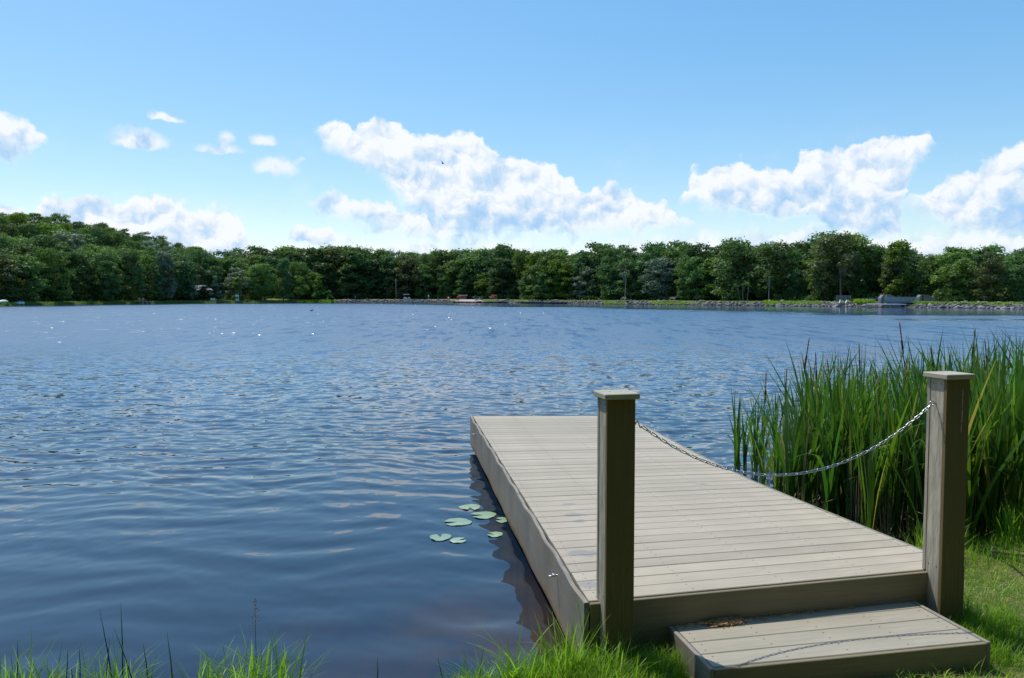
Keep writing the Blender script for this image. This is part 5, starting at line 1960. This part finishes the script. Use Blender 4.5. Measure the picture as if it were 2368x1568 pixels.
# red frame with life jackets
c_ = at(1037, 6, zT)
r0 = empty('paddle_stand', c_, yaw_at(1037)); tag(r0, 'low red frame holding a white and dark bundle left of the red canoe', 'paddle stand')
mb = MB()
for x_ in (-1.1, 1.1): mb.bar((x_, 0, 0), (x_, 0, 1.15), 0.07)
mb.bar((-1.1, 0, 1.0), (1.1, 0, 1.0), 0.06)
mb.build('frame', M['red'], r0)
mb = MB(); mb.ball((0, 0, 0.72), 0.3, 8, 6, sc=(1.2, .6, .8)); mb.build('bundle', M['white'], r0, smooth=True)
mb = MB(); mb.cbox((0.1, 0.05, 0.35), (0.9, .3, .5), .06); mb.build('crate', M['slate'], r0)
for i, (p, s_, lb) in enumerate([(1047, .5, 'left pale boulder on the grass beside the red frame'), (1055, .6, 'larger pale boulder nearest the canoe rack'), (1061, .4, 'small flat boulder before the canoe rack')]):
    o = link('boulder', rocks[i], None, at(p, 4.5, zT + .1)); o.scale = (s_ * 1.6, s_, s_); tag(o, lb, 'boulder', 'pale boulders by the racks')
# marker posts
for p, hh, lb in [(822, 1.1, 'small pale marker post on the embankment path at left'), (1012, 1.3, 'thin post standing right of the golf cart')]:
    c_ = at(p, 4.2, 1.05); r0 = empty('marker_post', c_); tag(r0, lb, 'post')
    mb = MB(); mb.cbox((0, 0, hh / 2), (.10, .10, hh), .01); mb.build('shaft', M['timber'], r0)
    mb = MB(); mb.cbox((0, -.07, hh * .8), (.3 if p == 822 else .14, .03, .26), .01); mb.build('plate', M['white'] if p == 822 else M['timber'], r0)
# utility pole
c_ = at(916, 7.5, 0.9); r0 = empty('utility_pole', c_); tag(r0, 'tall thin grey utility pole before the dark wood left of the golf cart', 'pole')
mb = MB(); mb.tube([(0, 0, 0), (0, 0, 8)], [.14, .09], 8); mb.build('shaft', M['pale_bark'], r0, smooth=True)
mb = MB(); mb.bar((-.8, 0, 7.3), (.8, 0, 7.3), .1); mb.build('crossarm', M['pale_bark'], r0)
# golf cart
c_ = at(941, 4.0, 1.10)
gc = empty('golf_cart', c_, yaw_at(941)); tag(gc, 'white and blue golf cart with a roof parked on the embankment path', 'golf cart')
mb = MB()
mb.prism([(-1.2, -.55, .28), (1.2, -.55, .28), (1.25, -.55, .55), (0.95, -.55, .78), (.55, -.55, .80), (.45, -.55, .42), (-.15, -.55, .42), (-.2, -.55, .70), (-1.15, -.55, .72)], (0, 0, 0), (0, 1.1, 0))
mb.build('body', M['white'], gc)
mb = MB()
mb.cbox((-.5, 0, .80), (.55, 1.0, .14), .03); mb.cbox((-.78, 0, 1.08), (.12, 1.0, .45), .03); mb.build('seat', M['blue'], gc)
mb = MB(); mb.cbox((-.05, 0, 1.86), (2.2, 1.2, .07), .03); mb.build('roof', M['white'], gc)
mb = MB()
for x_, x2 in ((-.95, -.95), (.95, .75)):
    for y_ in (-.52, .52): mb.bar((x_, y_, .6), (x2, y_, 1.84), .04)
mb.build('roof_supports', M['slate'], gc)
for x_ in (-.8, .85):
    for y_ in (-.55, .55):
        mb = MB(); mb.tube([(x_, y_ - .1, .24), (x_, y_ + .1, .24)], .24, 14); mb.build('wheel', M['tyre'], gc)
mb = MB(); mb.tube([(.38 + .17 * math.cos(k * math.pi / 6) * .5, .25 + .17 * math.sin(k * math.pi / 6), 1.1 + .17 * math.cos(k * math.pi / 6) * .8) for k in range(12)], .02, 5, closed=True)
mb.bar((.6, .25, .75), (.38, .25, 1.1), .04); mb.build('steering_wheel', M['tyre'], gc)

# person walking: one continuous skinned body, clothes over it
c_ = at(1025 + 6, 4.2, 1.10); pxp = (1150 + 1882 / 4.736) / 1.5615
c_ = at(pxp, 4.2, 1.13)
me = bpy.data.meshes.new('body')
J = [(0, 0, .93), (0, 0, 1.12), (0, 0, 1.36), (0, .02, 1.48), (0, .02, 1.60), (0, .03, 1.70),
     (.19, 0, 1.40), (.25, .02, 1.13), (.22, .16, .92), (.23, .20, .84), (-.19, 0, 1.40), (-.25, -.02, 1.13), (-.24, -.10, .90), (-.24, -.12, .82),
     (.09, 0, .88), (.11, .14, .50), (.10, .05, .10), (.11, .19, .05), (-.09, 0, .88), (-.10, -.06, .48), (-.10, -.28, .14), (-.10, -.22, .03)]
Ed = [(0, 1), (1, 2), (2, 3), (3, 4), (4, 5), (2, 6), (6, 7), (7, 8), (8, 9), (2, 10), (10, 11), (11, 12), (12, 13), (0, 14), (14, 15), (15, 16), (16, 17), (0, 18), (18, 19), (19, 20), (20, 21)]
RD = [.15, .14, .16, .065, .095, .085, .075, .05, .038, .03, .075, .05, .038, .03, .095, .068, .048, .04, .095, .068, .048, .04]
me.from_pydata([(x * 1.0, y, z) for x, y, z in J], Ed, [])
me.materials.append(M['skin'])
per = bpy.data.objects.new('person', me); COL.objects.link(per)
per.location = c_; per.rotation_euler = (0, 0, R(-75))
sk_ = per.modifiers.new('skin', 'SKIN'); sub = per.modifiers.new('subsurf', 'SUBSURF'); sub.levels = 1; sub.render_levels = 1
for i, v in enumerate(me.skin_vertices[0].data):
    v.radius = (RD[i] * 1.0, RD[i] * .85); v.use_root = (i == 0)
tag(per, 'person in a pale top and jeans walking along the embankment path', 'person')
mb = MB()
mb.tube([(0, 0, .88), (0, 0, 1.05), (0, 0, 1.25), (0, 0, 1.42), (0, .01, 1.48)], [.185, .175, .195, .19, .10], 12)
for sx_, y1, z1 in ((1, .02, 1.13), (-1, -.02, 1.13)): mb.tube([(sx_ * .15, 0, 1.42), (sx_ * .22, 0, 1.34), (sx_ * .255, y1, z1)], [.09, .085, .07], 8)
mb.build('shirt', M['shirt'], per, smooth=True)
mb = MB()
mb.tube([(0, 0, .80), (0, 0, .95)], [.17, .18], 12)
mb.tube([(.09, 0, .88), (.11, .14, .50), (.10, .06, .12)], [.115, .085, .07], 10); mb.tube([(-.09, 0, .88), (-.10, -.06, .48), (-.10, -.27, .16)], [.115, .085, .07], 10)
mb.build('jeans', M['jeans'], per, smooth=True)
mb = MB(); mb.ball((0, .01, 1.68), .112, 10, 8, sc=(.95, 1.0, .85)); mb.build('hair', M['hair'], per, smooth=True)


# benches
def bench(px, label):
    c_ = at(px, 3.4, 1.10)
    r0 = empty('park_bench', c_, yaw_at(px)); tag(r0, label, 'bench', 'benches on the embankment')
    mb = MB()
    for k in range(4): mb.cbox((0, -.18 + k * .13, .44), (1.75, .10, .035), .006)
    mb.build('seat', M['bench'], r0)
    mb = MB()
    for k in range(3): mb.cbox((0, .30 + k * .03, .56 + k * .15), (1.75, .03, .11), .006)
    mb.build('backrest', M['bench'], r0)
    for x_ in (-.78, .78):
        for y_ in (-.2, .28):
            mb = MB(); mb.cbox((x_, y_, .21 if y_ < 0 else .45), (.09, .09, .42 if y_ < 0 else .9), .008); mb.build('leg', M['bench'], r0)
        mb = MB(); mb.cbox((x_, .04, .64), (.08, .56, .04), .006); mb.bar((x_, -.2, .42), (x_, -.2, .63), .07); mb.build('armrest', M['bench'], r0)
    q = at(px, 2.6, 1.09)
    return r0


bx1 = (1848 + 1028 / 2.5628) / 1.5615; bx2 = (1848 + 1479 / 2.5628) / 1.5615
bench(bx1, 'left wooden park bench on the embankment beside the bare slender tree')
bench(bx2, 'right wooden park bench on the embankment')
for p in (bx1, bx2):
    c_ = at(p, 2.9, 1.045)
    mb = MB(); mb.cbox((0, 0, 0), (5.2, 2.0, .10), .04)
    o = mb.build('bench_pad', M['path'], loc=c_); o.rotation_euler = (0, 0, yaw_at(p)); tag(o, kind='structure')


# floating docks
def fdock(p0, p1, d, zt, mat, label, parts_n, w=1.4):
    a, b = far_pt(p0, d), far_pt(p1, d)
    c_ = (a + b) / 2; L_ = (b - a).length
    r0 = empty('floating_dock', (c_.x, c_.y, 0), math.atan2(b.y - a.y, b.x - a.x)); tag(r0, label, 'floating dock')
    mb = MB(); mb.cbox((0, 0, zt - .06), (L_, w, .12), .02); mb.build('deck', mat, r0)
    for k in range(parts_n):
        mb = MB(); mb.cbox((-L_ / 2 + (k + .5) * L_ / parts_n, 0, zt / 2 - .12), (L_ / parts_n * .45, w * .7, zt * .8), .04)
        mb.build('float', mat, r0)
    return r0


fdock(929, 990, -1.6, .34, M['teal'], 'pale blue floating dock left of the ramp', 6)
fdock(1107, 1174, -1.5, .48, M['darkblue'], 'navy floating dock in front of the canoe racks', 8)
fdock(1024 + 22, 1107, -2.9, .48, M['darkblue'], 'navy floating dock right of the ramp', 8)
fdock(1203, 1311, -1.5, .48, M['darkblue'], 'long navy floating dock left of the benches', 12)
boat('rowboat', 1106, .4, .98, 3.2, 1.2, .36, M['slate'], 'dark green rowboat resting upturned on the rocks above the navy dock', 'rowboat', flip=True, rz=R(8), tilt=R(-5))
boat('rowboat', 1283, .2, .88, 3.0, 1.1, .3, M['slate'], 'dark flat boat drawn up at the right end of the long navy dock', 'rowboat', flip=True, rz=R(8), tilt=R(-6))
boat('dinghy', 1181, -1.2, .30, 1.4, .7, .28, M['white'], 'tiny white dinghy moored at the right end of the navy dock', 'dinghy', parts=lambda r: None, open_top=True)

# left shore
boat('rowboat', 10, 1.4, .92, 3.2, 1.3, .45, M['white'], 'upturned white boat on the grass at the left picture edge', 'rowboat', flip=True)
for p, lb in ((43, 'left of two white pedal boats pulled up on the left shore'), (51, 'right of two white pedal boats pulled up on the left shore')):
    boat('pedal_boat', p, .6, .62, 1.7, 1.0, .5, M['white'], lb, 'pedal boat', 'pedal boats on the left shore', rz=R(60), parts=lambda r: MB().cbox((-.3, 0, .2), (.15, .9, .5), .04).build('seat', M['bluegrey'], r), pointed=False)


def chair(px, d, z, mat, label, name='lawn_chair', group=None, s_=1.0, rz=0):
    c_ = at(px, d, z); r0 = empty(name, c_, yaw_at(px) + rz); r0.scale = (s_,) * 3
    tag(r0, label, 'chair', group)
    mb = MB()
    mb.prism([(-.3, -.35, .36), (.3, -.35, .36), (.3, .25, .26), (-.3, .25, .26)], (0, 0, 0), (0, 0, .04)); mb.build('seat', mat, r0)
    mb = MB()
    for k in range(5): mb.bar((-.24 + k * .12, .22, .26), (-.30 + k * .15, .52, 1.0 + (.06 if k == 2 else 0)), .10, .025)
    mb.build('backrest', mat, r0)
    for x_ in (-.33, .33):
        mb = MB(); mb.bar((x_, -.4, .56), (x_, .4, .52), .13, .03); mb.build('armrest', mat, r0)
        mb = MB(); mb.bar((x_, -.35, 0), (x_, -.35, .55), .09, .04); mb.build('leg', mat, r0)
        mb = MB(); mb.bar((x_, .5, 0), (x_, -.3, .33), .09, .04); mb.build('leg', mat, r0)


fdock(323, 351, -0.4, .62, M['bench'], 'small grey wooden landing under the two tan chairs', 3, 2.2)
chair(325.5, -0.4, .62, M['tan'], 'left of the two tan lawn chairs on the small landing', group='tan lawn chairs', s_=1.15)
chair(334.5, -0.4, .62, M['tan'], 'right of the two tan lawn chairs on the small landing', group='tan lawn chairs', s_=1.15)
chair(491, 2.5, .6, M['white'], 'left of two white chairs under the trees', group='white chairs under the trees')
chair(497, 2.7, .6, M['white'], 'right of two white chairs under the trees', group='white chairs under the trees')
# portable cabin and lakeside cabin
c_ = at(548, 2.2, .55); r0 = empty('portable_cabin', c_, yaw_at(548)); tag(r0, 'small white portable cabin under the light green tree', 'portable cabin')
mb = MB(); mb.cbox((0, 0, 1.05), (1.1, 1.1, 2.1), .04); mb.build('walls', M['white'], r0)
mb = MB(); mb.cbox((-.02, -.57, .95), (.75, .03, 1.7), .01); mb.build('door', M['grey'], r0)
mb = MB(); mb.prism([(-.62, -.62, 2.1), (.62, -.62, 2.1), (0, -.62, 2.35)], (0, 0, 0), (0, 1.24, 0)); mb.build('roof', M['grey'], r0)
c_ = at(446, 13, 1.2); r0 = empty('cabin', c_, yaw_at(446) + R(6)); tag(r0, 'dark red cabin with a grey roof half hidden among the trees', 'cabin')
mb = MB(); mb.prism([(-5, -3, 0), (5, -3, 0), (5, -3, 3), (-5, -3, 3)], (0, 0, 0), (0, 6, 0)); mb.build('wall', M['cabin'], r0)
mb = MB(); mb.prism([(-5.5, -3.6, 2.9), (-5.5, 0, 4.6), (-5.5, 3.6, 2.9), (-5.5, 3.6, 3.05), (-5.5, 0, 4.78), (-5.5, -3.6, 3.05)], (0, 0, 0), (11, 0, 0)); mb.build('roof', M['roof'], r0)
for x_ in (-3, 0, 3):
    w_ = MB(); w_.cbox((x_, -3.04, 1.7), (1.3, .1, 1.1), .02); wo2 = w_.build('window', M['white'], r0)
    w_ = MB(); w_.box((x_, -3.10, 1.7), (1.1, .03, .9)); w_.build('pane', M['dark'], wo2)

# ------------------------------------------------------------------ spillway
def z7(u_, v_): return ((3050 + u_ / 5.92) / 1.5615, (1030 + v_ / 5.92) / 1.5615)


SPY = shoreY(2080) + 0.5            # depth of the spillway's front face
SP0 = PY(*z7(1200, 465), SPY)
sa = yaw_at(2080)


def SW(u_, v_, back=0.0):
    """point of the spillway drawing at its own depth"""
    x_, y_ = z7(u_, v_)
    Yd = SPY + (x_ - 2080) * (-0.010 * 5) * 0 + back
    q = PY(x_, y_, Yd)
    return q


def face(poly, th, back=0.0):
    mb = MB()
    ps = [SW(u_, v_, back) for u_, v_ in poly]
    mb.prism(ps[::-1], (0, 0, 0), (0, th, 0))
    return mb


sp = empty('spillway_bridge', (SP0.x, SP0.y, 0))
tag(sp, 'grey concrete spillway with a railed footbridge in the stone embankment', 'spillway')
inv(face([(765, 470), (765, 275), (822, 203), (845, 203), (845, 470)], 1.2).build('left_pier', M['concrete']), sp)
inv(face([(890, 480), (890, 200), (970, 200), (1200, 308), (1200, 480)], .35, 2.6).build('wing_wall', M['concrete']), sp)
inv(face([(1572, 470), (1575, 275), (1622, 203), (1650, 203), (1650, 400), (1600, 470)], 1.2).build('right_pier', M['concrete']), sp)
inv(face([(1685, 390), (1685, 205), (1768, 205), (1972, 312), (1972, 390)], .35, 2.2).build('wing_wall', M['concrete']), sp)
inv(face([(842, 380), (842, 345), (1572, 345), (1572, 380)], 2.2, -.62).build('bridge_deck', M['bluegrey']), sp)
inv(face([(845, 486), (845, 415), (1000, 415), (1140, 486)], .3, -.93).build('stained_apron', M['brown_concrete']), sp)
inv(face([(1560, 484), (1575, 455), (1612, 400), (1642, 400), (1600, 484)], 1.0, -.72).build('right_footing', M['brown_concrete']), sp)
inv(face([(755, 484), (770, 440), (800, 410), (850, 410), (850, 484)], 1.0, -.72).build('left_footing', M['brown_concrete']), sp)
inv(face([(1200, 490), (1200, 378), (1570, 378), (1570, 490)], .3, -.60).build('dark_opening', M['dark']), sp)
inv(face([(1000, 486), (1000, 381), (1198, 381), (1198, 486)], .3, -.60).build('lower_wall', M['concrete']), sp)
inv(face([(1653, 345), (1653, 212), (1682, 212), (1682, 345)], .2, .8).build('gate_slot', M['dark']), sp)
inv(face([(965, 474), (965, 460), (1600, 460), (1600, 474)], .2, -1.15).build('stop_beam', M['rust']), sp)
inv(face([(455, 472), (455, 460), (800, 460), (800, 472)], .2, -1.15).build('stop_beam', M['rust']), sp)
mb = MB()
for v_ in (255, 300): mb.bar(SW(850, v_, -.5), SW(1600, v_, -.5), .06)
for u_ in range(850, 1601, 62): mb.bar(SW(u_, 255, -.5), SW(u_, 348, -.5), .05)
for u_ in range(856, 1600, 9): mb.bar(SW(u_, 258, -.47), SW(u_, 346, -.47), .028)
for v_ in range(262, 345, 9): mb.bar(SW(850, v_, -.45), SW(1600, v_, -.45), .012)
inv(mb.build('railing', M['galv']), sp)
mb = MB()
for u_ in (1300, 1385, 1470): mb.bar(SW(u_, 412, -.75), SW(u_, 462, -.75), .07)
mb.bar(SW(1210, 412, -.75), SW(1560, 412, -.75), .06)
inv(mb.build('trash_rack', M['galv']), sp)
mb = MB()
mb.bar(SW(490, 308, .6), SW(765, 286, .6), .07); mb.bar(SW(490, 308, .6), SW(490, 360, .6), .06); mb.bar(SW(630, 297, .6), SW(630, 350, .6), .06)
inv(mb.build('handrail', M['galv']), sp)
mb = MB()
mb.bar(SW(1700, 303, 1.), SW(1760, 303, 1.), .05); mb.bar(SW(1760, 303, 1.), SW(1880, 352, 1.), .05); mb.bar(SW(1722, 303, 1.), SW(1722, 352, 1.), .05)
mb.bar(SW(1970, 315, 1.), SW(2062, 325, 1.), .05); mb.bar(SW(2060, 325, 1.), SW(2060, 375, 1.), .05)
inv(mb.build('handrail', M['bluegrey']), sp)
inv(face([(1850, 350), (1850, 315), (1872, 315), (1872, 350)], .1, 1.9).build('sign_plate', M['rust']), sp)
# floating white boom
b0, b1b = SW(470, 406, -1.6), SW(1305, 412, -1.6)
mb = MB(); mb.tube([b0, b0.lerp(b1b, .5), b1b], .09, 8)
bo = empty('safety_boom', (b0.x, b0.y, 0)); tag(bo, 'long white pipe boom across the water side of the spillway', 'boom')
inv(mb.build('pipe', M['boom'], smooth=True), bo)
mb = MB()
for s_ in (.0, .2, .6, .98): q = b0.lerp(b1b, s_); mb.bar(q, (q.x, q.y, -.1), .05)
inv(mb.build('struts', M['galv']), bo)


# barrels
def barrel(u_, v0, v1, dd, mat, label, lid):
    x_, y0 = z7(u_, v0); _, y1 = z7(u_, v1)
    Yd = shoreY(x_) + dd
    b_ = PY(x_, y1, Yd); t_ = PY(x_, y0, Yd)
    hh = t_.z - b_.z; b_.z = t_.z - hh
    r0 = empty('trash_barrel', (b_.x, b_.y, min(1.0, b_.z))); tag(r0, label, 'trash barrel', 'trash barrels by the spillway')
    hh = t_.z - min(1.0, b_.z)
    mb = MB(); mb.tube([(0, 0, 0), (0, 0, hh * .3), (0, 0, hh * .32), (0, 0, hh * .64), (0, 0, hh * .66), (0, 0, hh * .9)], [.32, .33, .345, .33, .345, .33], 14)
    mb.build('drum', mat, r0, smooth=False)
    mb = MB(); mb.tube([(0, 0, hh * .9), (0, 0, hh * .94), (0, 0, hh)], [.37, .36, .2], 14); mb.build('lid', lid, r0)
    return r0


barrel(393, 295, 370, 3.6, M['barrel'], 'dark blue trash barrel, left of the pair left of the spillway', M['teal'])
barrel(463, 300, 370, 4.0, M['barrel'], 'pale-lidded trash barrel, right of the pair left of the spillway', M['teal'])
barrel(2200, 314, 396, 3.4, M['barrel'], 'dark blue trash barrel on the grass right of the spillway', M['barrel'])


# chain-link enclosure over a small outlet
def z4(u_, v_): return ((2772 + u_ / 2.5628) / 1.5615, (800 + v_ / 2.5628) / 1.5615)


EY = shoreY(1950) + 3.4


def E4(u_, v_, b=0.0): return PY(*z4(u_, v_), EY + b)


en = empty('wire_enclosure', (E4(700, 750).x, EY, 1)); tag(en, 'grey chain-link enclosure above the small concrete outlet', 'enclosure')
mb = MB()
for b in (0, 2.0):
    for u_ in (636, 685, 715, 766): mb.bar(E4(u_, 686, b), E4(u_, 745, b), .07)
    mb.bar(E4(636, 687, b), E4(766, 687, b), .07); mb.bar(E4(636, 722, b), E4(766, 722, b), .05)
for u_ in (636, 766): mb.bar(E4(u_, 687, 0), E4(u_, 687, 2), .06)
inv(mb.build('frame', M['galv']), en)
mb = MB()
for u_ in range(638, 766, 4): mb.bar(E4(u_, 688, .02), E4(u_, 742, .02), .012)
for v_ in range(690, 742, 4): mb.bar(E4(636, v_, .03), E4(766, v_, .03), .012)
inv(mb.build('wire_mesh', M['galv']), en)
EY2 = shoreY(1950) + 0.2
ou = empty('outlet_headwall', (E4(675, 780).x, EY2, 0)); tag(ou, 'small sloping concrete outlet headwall at the waterline under the enclosure', 'outlet')
mb = MB()
ps = [PY(*z4(u_, v_), EY2) for u_, v_ in [(612, 792), (655, 770), (655, 755), (722, 755), (722, 770), (738, 792)]]
mb.prism(ps[::-1], (0, 0, 0), (0, 1.6, 0)); inv(mb.build('headwall', M['concrete']), ou)
mb = MB()
for a, b in (((658, 757), (668, 728)), ((718, 757), (728, 728))): mb.bar(PY(*z4(*a), EY2 + .3), PY(*z4(*b), EY2 + .9), .14)
inv(mb.build('side_posts', M['boom']), ou)
mb = MB(); q = PY(*z4(724, 783), EY2 - .3); mb.ball(q, .28, 8, 6); inv(mb.build('orange_float', M['tan'], smooth=True), ou)

# birds
c_ = PY(1023.5, 377.5, 60)
r0 = empty('gull', c_); tag(r0, 'dark gull gliding in front of the large central cloud', 'bird')
s_ = 60 / FPX
r0.scale = (1, 1, 1)
w = MB()
def gp(u_, v_, y=0.0): return Vector(((u_ - 1150) / 19.6 / 1.5615 * s_, y, -(v_ - 1010) / 19.6 / 1.5615 * s_))
w.tube([gp(1090, 1055, -.03), gp(1130, 1025), gp(1165, 990, .05)], [.028, .045, .03], 8)
w.build('body', M['gull'], r0, smooth=True)
for pts_, wd in (([(1035, 850), (1100, 915), (1140, 1005)], (.010, .03, .04)), ([(1250, 1062), (1205, 1030), (1150, 1012)], (.012, .03, .04))):
    mb = MB(); mb.tube([gp(*p_, -.02) for p_ in pts_], list(wd), 6)
    mb.build('wing', M['gull'], r0, smooth=True)
for x_, y_, lb in ((720, 719, 'dark duck swimming alone left of the embankment'), ):
    c_ = P(x_, y_, H - .04)
    r0 = empty('duck', c_); tag(r0, lb, 'duck')
    mb = MB(); mb.ball((0, 0, .05), .12, 10, 8, sc=(1.7, .9, .75)); mb.tube([(.14, 0, .08), (.19, 0, .18), (.20, 0, .24)], [.05, .035, .04], 8); mb.ball((.22, 0, .25), .05, 8, 6)
    mb.build('body', M['duck'], r0, smooth=True)
    mb = MB(); mb.tube([(.25, 0, .25), (.33, 0, .235)], [.02, .012], 6); mb.build('bill', M['tan'], r0)
